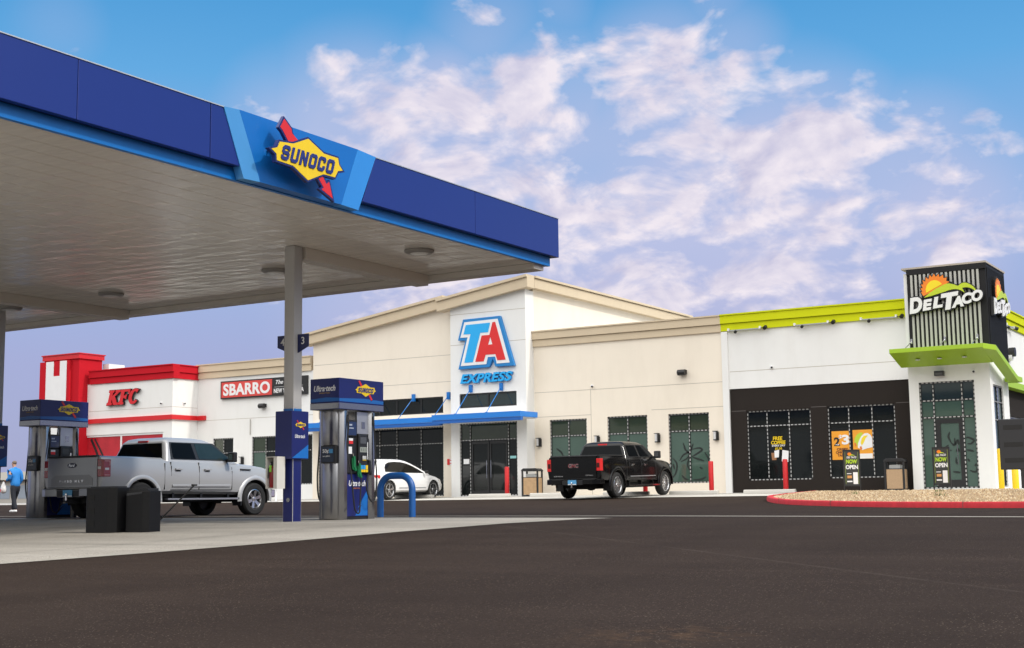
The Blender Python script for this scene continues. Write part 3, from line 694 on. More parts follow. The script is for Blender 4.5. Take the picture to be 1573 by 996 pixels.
# TA emblem
TA_OUT = [(-30.484, 7.607), (-28.722, 7.624), (-28.072, 5.593), (-28.962, 5.599), (-29.073, 5.917), (-29.251, 5.600), (-30.731, 5.586), (-30.374, 6.748), (-30.74, 6.765)]
TA_WHITE = [(-30.406, 7.484), (-28.82, 7.507), (-28.279, 5.719), (-28.882, 5.715), (-28.947, 6.000), (-29.300, 6.000), (-29.377, 5.723), (-30.603, 5.717), (-30.254, 6.866), (-30.611, 6.866)]
TA_T = [(-30.336, 7.368), (-29.17, 7.377), (-29.272, 6.999), (-29.642, 7.0), (-30.009, 5.835), (-30.423, 5.839), (-30.106, 6.985), (-30.451, 6.99)]
TA_A = [(-29.053, 7.387), (-28.929, 7.391), (-28.46, 5.845), (-28.843, 5.843), (-28.935, 6.098), (-29.4, 6.096), (-29.493, 5.839), (-29.891, 5.845), (-29.573, 6.889), (-29.207, 6.885)]
TA_H = [(-29.169, 6.81), (-29.065, 6.5), (-29.271, 6.495)]
SKB = mat('emblem_sky_blue', (.012, .38, .80), .35, lin=True); SKD = mat('emblem_blue', (.01, .20, .52), .35, lin=True); SRED = mat('emblem_red', (.66, .02, .02), .35, lin=True)
s1 = sign('emblem_sign', 'large blue and red TA letters sign on the white entrance tower', (-29.4, 45.9, 5.6))
z0 = MF(0, 45.9, 0)
MB().m(SKD).prism(TA_OUT, .0, .14, z0).build('border', parent=s1, bevel=.01)
MB().m(WPT).prism(TA_WHITE, .13, .155, z0).build('backing', parent=s1)
MB().m(SKB).prism(TA_T, .15, .165, z0).build('letter', parent=s1)
MB().m(SRED).mesh(shape([TA_A, TA_H], .02), MF(0, 45.9-.148, 0)).build('letter', parent=s1); rel(s1)
s2 = sign('letter_sign', 'blue italic EXPRESS channel letters above the tower clerestory window', (-29.42, 45.9, 5.0))
MB().m(SKD).mesh(text('EXPRESS', 2.46, .375, .11, .03, .28, 1.05, grow=.012), MF(-29.42, 45.9-.02, 5.19)).build('letter_return', parent=s2)
MB().m(SKB).mesh(text('EXPRESS', 2.46, .375, .02, .03, .28, 1.05), MF(-29.42, 45.9-.125, 5.19)).build('lettering', parent=s2); rel(s2)
s3 = sign('letter_sign', 'red slanted KFC letters on the white restaurant wall', (-48.9, 44.9, 5.0))
def serif_kfc():
    o = []
    sh = lambda pts, dx: [(x+dx+.28*y, y) for x, y in pts]
    K = [(0, 0), (0, .1), (.07, .12), (.07, .58), (0, .60), (0, .7), (.36, .7), (.36, .6), (.29, .58), (.29, .42), (.49, .59), (.44, .61), (.44, .7), (.78, .7), (.78, .6), (.70, .59), (.46, .40), (.66, .11), (.74, .10), (.74, 0), (.46, 0), (.30, .27), (.29, .26), (.29, .12), (.36, .1), (.36, 0)]
    Fp = [(0, 0), (0, .1), (.07, .12), (.07, .58), (0, .60), (0, .7), (.66, .7), (.66, .48), (.57, .48), (.54, .59), (.29, .59), (.29, .41), (.40, .41), (.41, .46), (.49, .46), (.49, .25), (.41, .25), (.40, .30), (.29, .30), (.29, .12), (.36, .1), (.36, 0)]
    C = []
    for k in range(25):
        a = R(38+284*k/24); C.append((.34+.34*math.cos(a), .35+.36*math.sin(a)))
    for k in range(25):
        a = R(318-276*k/24); C.append((.36+.15*math.cos(a), .35+.23*math.sin(a)))
    C = [(.62, .70), (.62, .66)]+C[2:]
    C = [(x*1.0, y) for x, y in C]
    return [sh(K, 0), sh(Fp, .76), sh(C, 1.40)]
kl = serif_kfc()
MB().m(BLK).mesh(shape([offs(p, .018) for p in kl], .09), MF(-50.03, 44.9-.05, 4.98)).build('letter_return', parent=s3)
MB().m(RED).mesh(shape(kl, .02), MF(-50.03, 44.9-.141, 4.98)).build('lettering', parent=s3); rel(s3)
s4 = sign('panel_sign', 'long red and black SBARRO pizza sign on the white wall', (-41.75, 46.5, 5.1))
MB().m(FRAME).box(-44.32, -39.18, 46.38, 46.5, 5.08, 5.90).build('sign_case', parent=s4, bevel=.01)
MB().m(mat('pizza_red', (.62, .055, .045), .5, lin=True)).box(-44.25, -41.2, 46.37, 46.379, 5.14, 5.84).build('red_panel', parent=s4)
MB().m(WPT).mesh(text('SBARRO', 2.82, .54, .012, .035, 0, 1.05), MF(-42.72, 46.37, 5.49)).build('lettering', parent=s4)
MB().m(WPT).mesh(text('NEW YORK PIZZA', 1.72, .20, .012, .02), MF(-40.22, 46.38, 5.30)).mesh(text('The Original', 1.5, .24, .012, .01, .35), MF(-40.22, 46.38, 5.66)).box(-41.05, -39.4, 46.372, 46.38, 5.465, 5.475).build('lettering', parent=s4); rel(s4)

# taco emblem
DT_SUN = [(-11.96, 6.90), (-12.035, 7.052), (-11.985, 7.045), (-12.045, 7.178), (-11.965, 7.171), (-12.023, 7.303), (-11.945, 7.296), (-11.960, 7.44), (-11.875, 7.38), (-11.85, 7.53), (-11.765, 7.45), (-11.72, 7.60), (-11.652, 7.509), (-11.586, 7.62), (-11.52, 7.51), (-11.43, 7.60), (-11.40, 7.49), (-11.29, 7.56), (-11.27, 7.44), (-11.17, 7.46), (-11.19, 7.35), (-11.09, 7.30), (-11.30, 7.20)]
DT_DISC = [(-11.862, 7.0), (-11.873, 7.12), (-11.84, 7.24), (-11.763, 7.34), (-11.68, 7.39), (-11.597, 7.405), (-11.50, 7.39), (-11.41, 7.34), (-11.33, 7.25), (-11.527, 7.16)]
DT_HILL = [(-11.943, 6.844), (-11.761, 6.985), (-11.529, 7.121), (-11.28, 7.223), (-11.18, 7.25), (-11.096, 7.25), (-10.938, 7.20), (-10.81, 7.137), (-10.75, 7.19), (-10.686, 7.22), (-10.62, 7.232), (-10.556, 7.223), (-10.48, 7.19), (-10.4, 7.14), (-10.32, 7.07), (-10.245, 6.96), (-10.292, 6.945), (-10.36, 7.0), (-10.426, 7.039), (-10.50, 7.065), (-10.584, 7.075), (-10.69, 7.06), (-10.65, 6.99), (-10.613, 6.892), (-10.70, 6.97), (-10.787, 7.015), (-10.88, 7.04), (-10.966, 7.045), (-11.10, 7.03), (-11.252, 6.99), (-11.664, 6.893)]
ctr = (-11.25, 6.9)
loc_ = lambda P_: [(x-ctr[0], y-ctr[1]) for x, y in P_]
def taco_sign(label, M, origin):
    s = sign('emblem_sign', label, origin)
    OR = mat('sun_orange', (.85, .22, .01), .4, lin=True); SY = mat('sun_yellow', (.88, .68, .01), .4, lin=True); HG = mat('hill_green', (.50, .62, .02), .4, lin=True)
    b = MB().m(BLK)
    b.prism(offs(loc_(DT_SUN), .03), 0, .10, M); b.prism(offs(loc_(DT_HILL), .03), 0, .105, M)
    L_ = [('D', -.98, -.285, .43, .50), ('E', -.59, -.305, .32, .34), ('L', -.26, -.25, .30, .35), ('T', .17, -.235, .54, .52), ('A', .385, -.285, .36, .34), ('C', .71, -.195, .33, .34), ('O', 1.03, -.13, .34, .35)]
    w = MB().m(WPT)
    for i, (c, x, y, ww, hh) in enumerate(L_):
        Ml = M @ Matrix.Translation((x, y, .02)) @ Matrix.Rotation(R(5), 4, 'Z')
        b.mesh(text(c, ww, hh, .09+.0007*i, .03, .22, grow=.085), Ml)
        w.mesh(text(c, ww, hh, .03, .03, .22, grow=.025), Ml @ Matrix.Translation((0, 0, .10)))
    b.build('backing', parent=s); w.build('lettering', parent=s)
    MB().m(OR).prism(loc_(DT_SUN), .10, .112, M).build('sun_rays', parent=s)
    MB().m(SY).prism(loc_(DT_DISC), .111, .12, M).build('sun_disc', parent=s)
    MB().m(HG).prism(loc_(DT_HILL), .104, .128, M).build('hills', parent=s); rel(s); return s
taco_sign('white DEL TACO letters with orange sun on the striped front of the tower', MF(-11.25, 45.78, 6.9), (-11.25, 45.8, 6.5))
taco_sign('white DEL TACO letters with orange sun on the dark side of the tower', MR(-9.93, 47.3, 6.75), (-9.93, 47.3, 6.4))

# window film drawings and posters
TOM = [[(-21.438, 1.688), (-21.286, 1.895), (-21.023, 1.993), (-21.116, 1.785), (-21.381, 1.66)], [(-21.272, 2.345), (-21.193, 2.104), (-21.025, 1.941)], [(-20.869, 2.305), (-20.962, 2.097), (-20.996, 1.94)], [(-20.933, 2.096), (-20.644, 2.14), (-20.533, 2.058), (-20.825, 1.882), (-20.941, 1.833)], [(-20.914, 1.806), (-20.46, 1.663)], [(-21.058, 1.783), (-21.124, 1.521), (-21.016, 1.308)], [(-21.726, 1.801), (-21.558, 1.585), (-21.597, 1.268), (-21.749, 1.059)], [(-21.704, 1.588), (-21.652, 1.375)], [(-20.421, 1.976), (-20.261, 1.657), (-20.277, 1.188)], [(-21.367, 1.158), (-21.241, 1.03), (-21.10, .98)], [(-20.911, 0.981), (-20.6, .99), (-20.394, 1.086)], [(-20.639, 1.431), (-20.527, 1.376)]]
BULL = [[(-11.409, 2.371), (-11.462, 2.215), (-11.384, 2.009)], [(-11.384, 2.009), (-11.277, 1.938), (-11.265, 2.163)], [(-11.255, 1.937), (-11.179, 2.115)], [(-11.144, 1.934), (-11.157, 2.114)], [(-10.9, 2.152), (-10.824, 2.17), (-10.654, 2.075), (-10.747, 1.966), (-10.86, 1.973)], [(-11.476, 1.944), (-11.594, 1.813), (-11.375, 1.761)], [(-11.244, 1.712), (-11.173, 1.8), (-11.132, 1.709)], [(-11.254, 1.533), (-11.241, 1.353), (-11.177, 1.329)], [(-10.889, 1.769), (-10.673, 1.718)], [(-10.838, 1.098), (-10.7, 1.05), (-10.621, 1.071), (-10.6, 1.203)], [(-10.62, 1.315), (-10.654, 1.227)], [(-10.883, 1.478), (-10.822, 1.388)], [(-11.367, 1.065), (-11.134, 1.037)]]
INK = mat('window_ink', (.006, .012, .010), .5, lin=True)
def film(strokes, Y, label, w=.07):
    mb = MB().m(INK)
    for s in strokes: ribbon(mb, s, w, MF(0, Y, 0), 0, .003)
    return tag(mb.build('window_drawing'), label, 'window graphic')
film(TOM, 46.576, 'black brush drawing of a tomato on the green glass of the third cream wing window')
film([[(-26.68, 2.297), (-26.477, 2.151), (-26.384, 1.981)], [(-26.3, 1.5), (-26.0, 1.9), (-25.7, 1.6)]], 46.576, 'black brush strokes on the green glass of the cream wing window nearest the entrance')
film(BULL, 45.968, 'black brush drawing of a horned bull head on the corner tower door', .06)
Mp = MF(0, 46.598, 0)
s = thing('poster', 'orange two for three dollars crispy chicken tacos poster with white taco', 'poster', (-15.3, 46.59, 1.57))
OP = mat('poster_orange', (.80, .33, .02), .5, var=.15, lin=True)
MB().m(OP).box(-15.62, -14.96, 1.57, 2.56, 0, .006, Mp).box(-14.87, -14.18, 1.585, 2.58, 0, .006, Mp).m(mat('poster_white', (.8, .78, .74), .5, lin=True)).box(-14.72, -14.20, 1.59, 1.76, .006, .009, Mp).build('sheet', parent=s)
mb = MB().m(BLK).mesh(text('2', .21, .30, .004, .03), MF(-15.44, 46.588, 2.20)); mb.m(mat('poster_brown', (.10, .015, .01), .5, lin=True))
for i, t_ in enumerate(('CRISPY', 'CHICKEN', 'TACOS')): mb.mesh(text(t_, (.40, .48, .36)[i], .085, .004, .03), MF(-15.25, 46.588, 1.93-.105*i))
mb.m(WPT).mesh(text('3', .26, .34, .004, .04), MF(-15.13, 46.588, 2.26)).mesh(text('$', .11, .18, .004, .03), MF(-15.31, 46.588, 2.34)).mesh(text('FOR', .13, .045, .004, .03), MF(-15.42, 46.586, 2.09)); mb.build('lettering', parent=s)
mb = MB().m(mat('lettuce', (.45, .60, .04), .6, lin=True)).prism([(-14.824, 2.13), (-14.80, 2.30), (-14.72, 2.42), (-14.59, 2.493), (-14.50, 2.47), (-14.60, 2.30), (-14.68, 2.10), (-14.75, 2.0)], .006, .009, Mp)
mb.m(WPT).prism([(-14.706, 1.97), (-14.69, 2.12), (-14.638, 2.243), (-14.56, 2.37), (-14.45, 2.45), (-14.35, 2.46), (-14.25, 2.40), (-14.19, 2.28), (-14.19, 1.97), (-14.40, 1.93), (-14.545, 1.885)], .009, .012, Mp)
mb.m(mat('cheese', (.82, .62, .03), .6, lin=True)).prism([(-14.60, 2.12), (-14.56, 2.28), (-14.48, 2.37), (-14.33, 2.38), (-14.42, 2.28), (-14.50, 2.12), (-14.56, 2.04)], .012, .015, Mp)
mb.m(mat('chicken', (.70, .18, .03), .6, lin=True)).prism([(-14.62, 1.88), (-14.64, 2.0), (-14.58, 2.02), (-14.55, 1.92)], .012, .015, Mp).prism([(-14.80, 2.02), (-14.82, 2.14), (-14.76, 2.14), (-14.74, 2.04)], .012, .015, Mp); mb.build('food_picture', parent=s); rel(s)
s = thing('poster', 'yellow FREE COFFEE lettering with cup and white leaflet on the restaurant window', 'poster', (-17.5, 46.59, 1.57))
mb = MB().m(YEL)
mb.mesh(text('FREE', .36, .13, .004, .03, .1), MF(-17.60, 46.588, 2.39)).mesh(text('COFFEE', .54, .13, .004, .03, .1), MF(-17.58, 46.588, 2.24)).mesh(text('$2.50', .26, .09, .004, .02, .1), MF(-17.58, 46.588, 2.02)); mb.m(WPT).mesh(text('EVERY DAY', .50, .07, .004, .02, .1), MF(-17.57, 46.588, 2.13)); mb.build('lettering', parent=s)
mb = MB().m(mat('coffee_cup', (.30, .14, .06), .5, lin=True)).prism([(-17.84, 1.62), (-17.68, 1.62), (-17.64, 1.88), (-17.86, 1.88)], 0, .006, Mp).m(WPT).prism([(-17.74, 1.70), (-17.58, 1.72), (-17.56, 1.98), (-17.74, 1.95)], .006, .009, Mp); mb.build('cup_picture', parent=s)
MB().m(WPT).prism([(-17.48, 1.57), (-17.24, 1.54), (-17.21, 1.93), (-17.44, 1.97)], 0, .008, Mp).build('leaflet', parent=s); rel(s)
# ---------------------------------------------------------------- fuel canopy
fc = thing('fuel_canopy', 'wide fuel canopy with navy and blue fascia over the pumps', 'canopy', (-24, 14, 0))
CX0, CX1, CY0, CY1 = -37.0, -12.3, 7.0, 21.68
mb = MB().m(NAVY)
def fasc(a, b, y0, y1, side):   # panel runs
    pass
segs = [(CY0, 8.9), (8.9, 11.0), (11.0, 12.35), (12.35, 12.84)]
for a, b in ((7.0, 10.46), (10.46, 12.62)): mb.box(CX1-.10, CX1, a+.004, b-.004, 4.775, 5.50)
mb.prism([(12.628, 4.775), (13.22, 4.775), (12.84, 5.50), (12.628, 5.50)], -.10, 0, MR(CX1, 0, 0))
mb.prism([(15.80, 4.775), (18.86, 4.775), (18.86, 5.50), (16.12, 5.50)], -.10, 0, MR(CX1, 0, 0))
mb.box(CX1-.10, CX1, 18.868, CY1, 4.775, 5.50)
for k in range(7):
    x1 = CX1-.101-k*3.6; x0 = max(CX0, x1-3.59); mb.box(x0, x1, CY1-.10, CY1-.001, 4.775, 5.50); mb.box(x0, x1, CY0+.001, CY0+.10, 4.775, 5.50)
mb.box(CX0-.1, CX0, CY0, CY1, 4.775, 5.50); mb.build('fascia', parent=fc, bevel=.006)
mb = MB().m(BLUE); mb.box(CX1-.20, CX1-.13, CY0+.1, CY1-.11, 4.61, 4.78); mb.box(CX0, CX1-.201, CY1-.20, CY1-.13, 4.61, 4.78); mb.box(CX0, CX1-.201, CY0+.13, CY0+.2, 4.61, 4.78); mb.build('fascia_trim', parent=fc)
# raised blue section behind the emblem, tapering back to the navy panels with pale stripes
def facet(poly, zz, mt):   # poly (y, z, out)
    m1 = MB().m(mt); n = len(poly); vs = [(CX1+o, y, z) for y, z, o in poly]+[(CX1-.12, y, z) for y, z, o in poly]
    m1.add(vs, [tuple(range(n)), tuple(range(2*n-1, n-1, -1))]+[(i, (i+1) % n, n+(i+1) % n, n+i) for i in range(n)]); return m1
facet([(13.10, 5.52, .05), (13.52, 4.62, .05), (15.24, 4.62, .05), (15.62, 5.52, .05)], 0, MBLUE).build('fascia_center', parent=fc)
facet([(12.85, 5.51, .012), (13.24, 4.62, .012), (13.518, 4.62, .05), (13.098, 5.52, .05)], 0, LBLUE).build('fascia_stripe', parent=fc)
facet([(15.622, 5.52, .05), (15.242, 4.62, .05), (15.69, 4.62, .012), (16.11, 5.51, .012)], 0, mat('stripe_blue', (.03, .25, .68), .4, lin=True)).build('fascia_stripe', parent=fc)
mb = MB().m(mat('flashing', (.55, .56, .58), .4, .5, lin=True)); mb.box(CX1-.10, CX1+.01, CY0, CY1, 5.501, 5.515); mb.box(CX0, CX1-.101, CY0+.0, CY1, 5.44, 5.46); mb.build('roof_sheet', parent=fc)
# soffit deck: long pans along Y
SF = bpy.data.materials.new('soffit_metal'); SF.use_nodes = True; t = SF.node_tree; b = t.nodes['Principled BSDF']
b.inputs['Base Color'].default_value = (.80, .75, .68, 1); b.inputs['Roughness'].default_value = .20; b.inputs['Specular IOR Level'].default_value = .6; b.inputs['Metallic'].default_value = .15
gm = t.nodes.new('ShaderNodeNewGeometry'); mp = t.nodes.new('ShaderNodeMapping'); mp.inputs['Scale'].default_value = (.9, 2.6, 1); t.links.new(gm.outputs['Position'], mp.inputs[0])
nz = t.nodes.new('ShaderNodeTexNoise'); nz.inputs['Scale'].default_value = 1.5; nz.inputs['Detail'].default_value = 2; t.links.new(mp.outputs[0], nz.inputs['Vector'])
bp = t.nodes.new('ShaderNodeBump'); bp.inputs['Strength'].default_value = .5; bp.inputs['Distance'].default_value = .04; t.links.new(nz.outputs[0], bp.inputs['Height']); t.links.new(bp.outputs[0], b.inputs['Normal'])
mb = MB().m(SF); x = CX0+.1; k = 0
while x < CX1-.25:
    x1 = min(x+.405, CX1-.205); z = 4.625
    mb.add([(x, CY0+.2, z+.02), (x+.006, CY0+.2, z), (x1-.006, CY0+.2, z), (x1, CY0+.2, z+.02), (x, CY1-.2, z+.02), (x+.006, CY1-.2, z), (x1-.006, CY1-.2, z), (x1, CY1-.2, z+.02)],
           [(0, 1, 5, 4), (1, 2, 6, 5), (2, 3, 7, 6)]); x = x1
mb.m(BLK).box(CX0+.1, CX1-.21, CY0+.2, CY1-.2, 4.66, 4.68)
mb.build('soffit', parent=fc)
BM_ = mat('beam_paint', (.62, .57, .51), .5, lin=True)
for X in (-15.0, -23.1, -31.2):
    mb = MB().m(BM_); mb.box(X-.14, X+.14, 17.55, CY1-.55, 4.42, 4.624); mb.build('beam', parent=fc, bevel=.008)
mb = MB().m(BM_)
xs_ = [CX0+.1, -31.2, -27.1, -23.1, -19.0, -15.0, CX1-.21]
for a, b_ in zip(xs_, xs_[1:]): mb.box(a+.003, b_-.003, CY1-.54, CY1-.205, 4.52, 4.622)
mb.build('gutter_beam', parent=fc, bevel=.005)
COLM = mat('column_paint', (.46, .45, .44), .5, lin=True); CBL = mat('column_blue', (.006, .012, .115), .35, lin=True); CBT = mat('column_blue_cap', (.01, .13, .40), .4, lin=True)
# block letter lettering for the arrow and diamond emblem
def blk(n, st=1.15, w=4., h=5.):
    c = .75; s = st; m = h/2
    if n == 'O': return [[(c, 0), (w-c, 0), (w, c), (w, h-c), (w-c, h), (c, h), (0, h-c), (0, c)], [(s, s), (s, h-s), (w-s, h-s), (w-s, s)]]
    if n == 'U': return [[(c, 0), (w-c, 0), (w, c), (w, h), (w-s, h), (w-s, s), (s, s), (s, h), (0, h), (0, c)]]
    if n == 'C': return [[(c, 0), (w-c, 0), (w, c), (w, m-.6), (w-s, m-.6), (w-s, s), (s, s), (s, h-s), (w-s, h-s), (w-s, m+.6), (w, m+.6), (w, h-c), (w-c, h), (c, h), (0, h-c), (0, c)]]
    if n == 'N': return [[(0, 0), (s, 0), (s, h-2.1), (w-s, 0), (w, 0), (w, h), (w-s, h), (w-s, 2.1), (s, h), (0, h)]]
    return [[(0, 0+c), (0, m-.9), (s, m-.9), (s, s), (w-s, s), (w-s, m-s/2), (c, m-s/2), (0, m+.2), (0, h-c), (c, h), (w-c, h), (w, h-c), (w, m+.9), (w-s, m+.9), (w-s, h-s), (s, h-s), (s, m+s/2), (w-c, m+s/2), (w, m-.2), (w, c), (w-c, 0), (c, 0)]]
def emblem(parent, M, k=1.0, depth=.08, flat=False):
    YP = [(0, .317), (.36, .17), (.69, .168), (.72, .07), (.80, 0), (.69, -.03), (.62, -.14), (.35, -.145), (0, -.305), (-.33, -.155), (-.68, -.145), (-.69, -.05), (-.80, 0.0), (-.67, .045), (-.62, .14), (-.33, .172)]
    AR = [[(-.515, .50), (-.36, .385), (-.345, .325), (-.20, .16), (-.36, .12), (-.545, .325), (-.60, .36)], [(.18, -.15), (.31, -.13), (.435, -.275), (.50, -.235), (.585, -.47), (.325, -.375), (.375, -.345)]]
    sc_ = lambda p: [(x*k, y*k) for x, y in p]
    if flat: AR = [[(-.56, .42), (-.45, .47), (-.15, .10), (-.27, .06)], [(.27, -.08), (.15, -.12), (.45, -.47), (.56, -.42)]]
    d = depth; o = .028*k
    m1 = MB().m(mat('emblem_navy', (.012, .02, .13), .4, lin=True))
    for p in AR: m1.prism(offs(sc_(p), o), 0, d*.8, M)
    m1.prism(offs(sc_(YP), o), 0, d, M); m1.build('emblem_border', parent=parent)
    m2 = MB().m(SRED)
    whole = AR[0][:3]+[(.28, -.02)]+[AR[1][1]]+AR[1][2:]+[AR[1][0], (-.28, .0)]+AR[0][3:] if not flat else [(-.56, .42), (-.45, .47), (-.15, .10), (.27, -.08), (.56, -.42), (.45, -.47), (.15, -.12), (-.27, .06)]
    m2.prism(sc_(whole), d*.8, d*.8+.004*min(1, k*2), M)
    m2.build('emblem_arrow', parent=parent)
    MB().m(YEL).prism(sc_(YP), d, d+.005, M).build('emblem_diamond', parent=parent)
    m3 = MB().m(mat('emblem_letter', (.014, .025, .17), .45, lin=True)); gap = .95; tw_ = 6*4+5*gap; ux = 1.16/tw_; uy = .225/5
    for i, c in enumerate('SUNOCO'):
        out = [[((x+i*(4+gap))*ux-.58+(y*uy)*.30-.035, y*uy-.112) for x, y in lp] for lp in blk(c)]
        m3.mesh(shape([sc_(q) for q in out], .012*k+.003), M @ Matrix.Translation((0, 0, d+.004)))
    m3.build('emblem_lettering', parent=parent)
es = sign('emblem_sign', 'yellow diamond SUNOCO sign with red arrow on the canopy fascia', (-12.0, 14.17, 5.0))
emblem(es, MR(-12.06, 14.20, 5.03), .94, .06)
mb = MB().m(STEEL)
for y, z in ((13.65, 5.08), (14.0, 4.95), (14.45, 4.95), (14.7, 5.02)): mb.cyl((-12.251, y, z), (-12.06, y, z), .015, n=8)
mb.build('standoff', parent=es); rel(es)

def number_flag(x, side, num, label):
    s = sign('pump_number_sign', label, (x, 17.4, 2.8), 'pump number flags on the canopy columns')
    a = side*.105; b_ = side*.335
    pl = [(a, 3.13), (b_, 3.13), (b_, 2.93), (a, 2.84)]
    if side > 0: pl = [(a, 3.13), (b_, 3.13), (b_, 2.92), (a, 2.82)]
    MB().m(NAVYD).prism(pl, -.01, .01, MF(x, 17.4, 0)).build('plate', parent=s)
    MB().m(WPT).mesh(text(num, None, .12, .004, .005), MF(x+side*.22, 17.388, 3.02)).mesh(text(num, None, .12, .004, .005), MF(x+side*.22, 17.388, 3.02) @ Matrix.Rotation(R(180), 4, 'Y') @ Matrix.Translation((0, 0, .024))).build('number', parent=s); rel(s)
def column(X, Y, k=1.0):
    z0 = g(Y); A_, B_ = 1.06*k, 1.85*k; c = MB().m(COLM); c.box(X-.105, X+.105, Y-.105, Y+.105, 1.90*k, 4.62); c.m(CBL).box(X-.107, X+.107, Y-.107, Y+.107, z0, 1.84*k); c.m(CBT).box(X-.109, X+.109, Y-.109, Y+.109, 1.8405*k, 1.8995*k)
    c.m(STEEL).cyl((X+.02, Y-.107, z0+.36), (X+.02, Y-.125, z0+.36), .035, n=16)
    o = c.build('column', parent=fc, bevel=.008)
    b_ = MB().m(CBL); b_.box(X-.20, X+.16, Y-.20, Y+.22, A_, B_)
    q = b_.build('column_cladding', parent=o, bevel=.012)
    mb = MB().m(MBLUE).prism([(Y-.19, A_+.015), (Y+.21, A_+.015), (Y+.21, A_+.24)], .0, .002, MR(X+.16, 0, 0)); mb.build('cladding_stripe', parent=o)
    emblem(o, MR(X+.16, Y+.01, 1.62*k), .17, .003, True)
    MB().m(WPT).mesh(text('Ultra·tech', .25, .06, .003, .01, .25), MR(X+.16, Y+.0, 1.435*k)).build('lettering', parent=o)
    return o
column(-15.0, 17.4); column(-25.17, 19.42, 1.13); column(-31.2, 17.4); column(-31.2, 10.2)
for o in kids(fc): o.matrix_parent_inverse = Matrix.Translation(-Vector(fc.location))
number_flag(-15.0, 1, '3', 'navy plate with white number 3 on the right of the near column')
number_flag(-15.0, -1, '4', 'navy plate with white number 4 on the left of the near column')
# round soffit lights
lt = thing('canopy_light', 'round white light under the canopy nearest the building side corner', 'light', (-13.48, 18.9, 4.62), 0, 'round soffit lights under the canopy')
LTM = mat('light_housing', (.28, .26, .24), .4, lin=True)
MB().m(LTM).lathe([(.0, -.045), (.13, -.045), (.15, -.055), (.22, -.05), (.255, -.025), (.26, 0)], (0, 0, 0)).build('housing', parent=lt)
MB().m(mat('light_lens', (.85, .84, .80), .25, lin=True)).lathe([(0, -.066), (.13, -.064), (.165, -.052)], (0, 0, 0)).build('lens', parent=lt)
for loc, lb in (((-16.8, 18.98, 4.62), 'round white canopy light just left of the near column top'), ((-21.4, 19.2, 4.62), 'round white canopy light in the middle of the far bay'), ((-24.65, 19.3, 4.62), 'round white canopy light beyond the left beam by the frame edge')):
    dup(lt, loc, lb)

# extinguisher cabinet on the near column
ex = thing('extinguisher_cabinet', 'open white cabinet hanging on the blue column', 'cabinet', (-15.16, 17.18, .6))
mb = MB().m(mat('cabinet_cream', (.62, .60, .55), .5, lin=True))
x0, x1, y0, y1, z0, z1 = -15.22, -14.98, 17.00, 17.20, .58, 1.10
mb.box(x0, x0+.012, y0, y1, z0, z1); mb.box(x1-.012, x1, y0, y1, z0, z1); mb.box(x0+.012, x1-.012, y0, y1, z0, z0+.012); mb.box(x0+.012, x1-.012, y0, y1, z1-.012, z1); mb.box(x0+.012, x1-.012, y1-.01, y1, z0+.012, z1-.012)
mb.box(x1-.075, x1-.0121, y0+.002, y0+.01, z0+.0121, z1-.0121); mb.build('cabinet_body', parent=ex); rel(ex)
fe = thing('fire_extinguisher', 'red fire extinguisher with green tag inside the column cabinet', 'fire extinguisher', (-15.14, 17.09, .6))
MB().m(mat('extinguisher_red', (.25, .01, .012), .35, lin=True)).lathe([(0, .0), (.052, 0), (.058, .02), (.058, .30), (.04, .345), (.018, .36)], (-15.14, 17.09, .595)).build('cylinder', parent=fe)
MB().m(BLK).box(-15.16, -15.12, 17.06, 17.12, .955, 1.0).box(-15.19, -15.11, 17.08, 17.10, 1.0, 1.02).tube([(-15.17, 17.07, .97), (-15.195, 17.04, .9), (-15.195, 17.03, .75)], .009).build('valve', parent=fe)
MB().m(mat('tag_green', (.25, .60, .05), .5, lin=True)).box(-15.165, -15.12, 17.022, 17.026, .85, .96).build('tag', parent=fe); rel(fe)

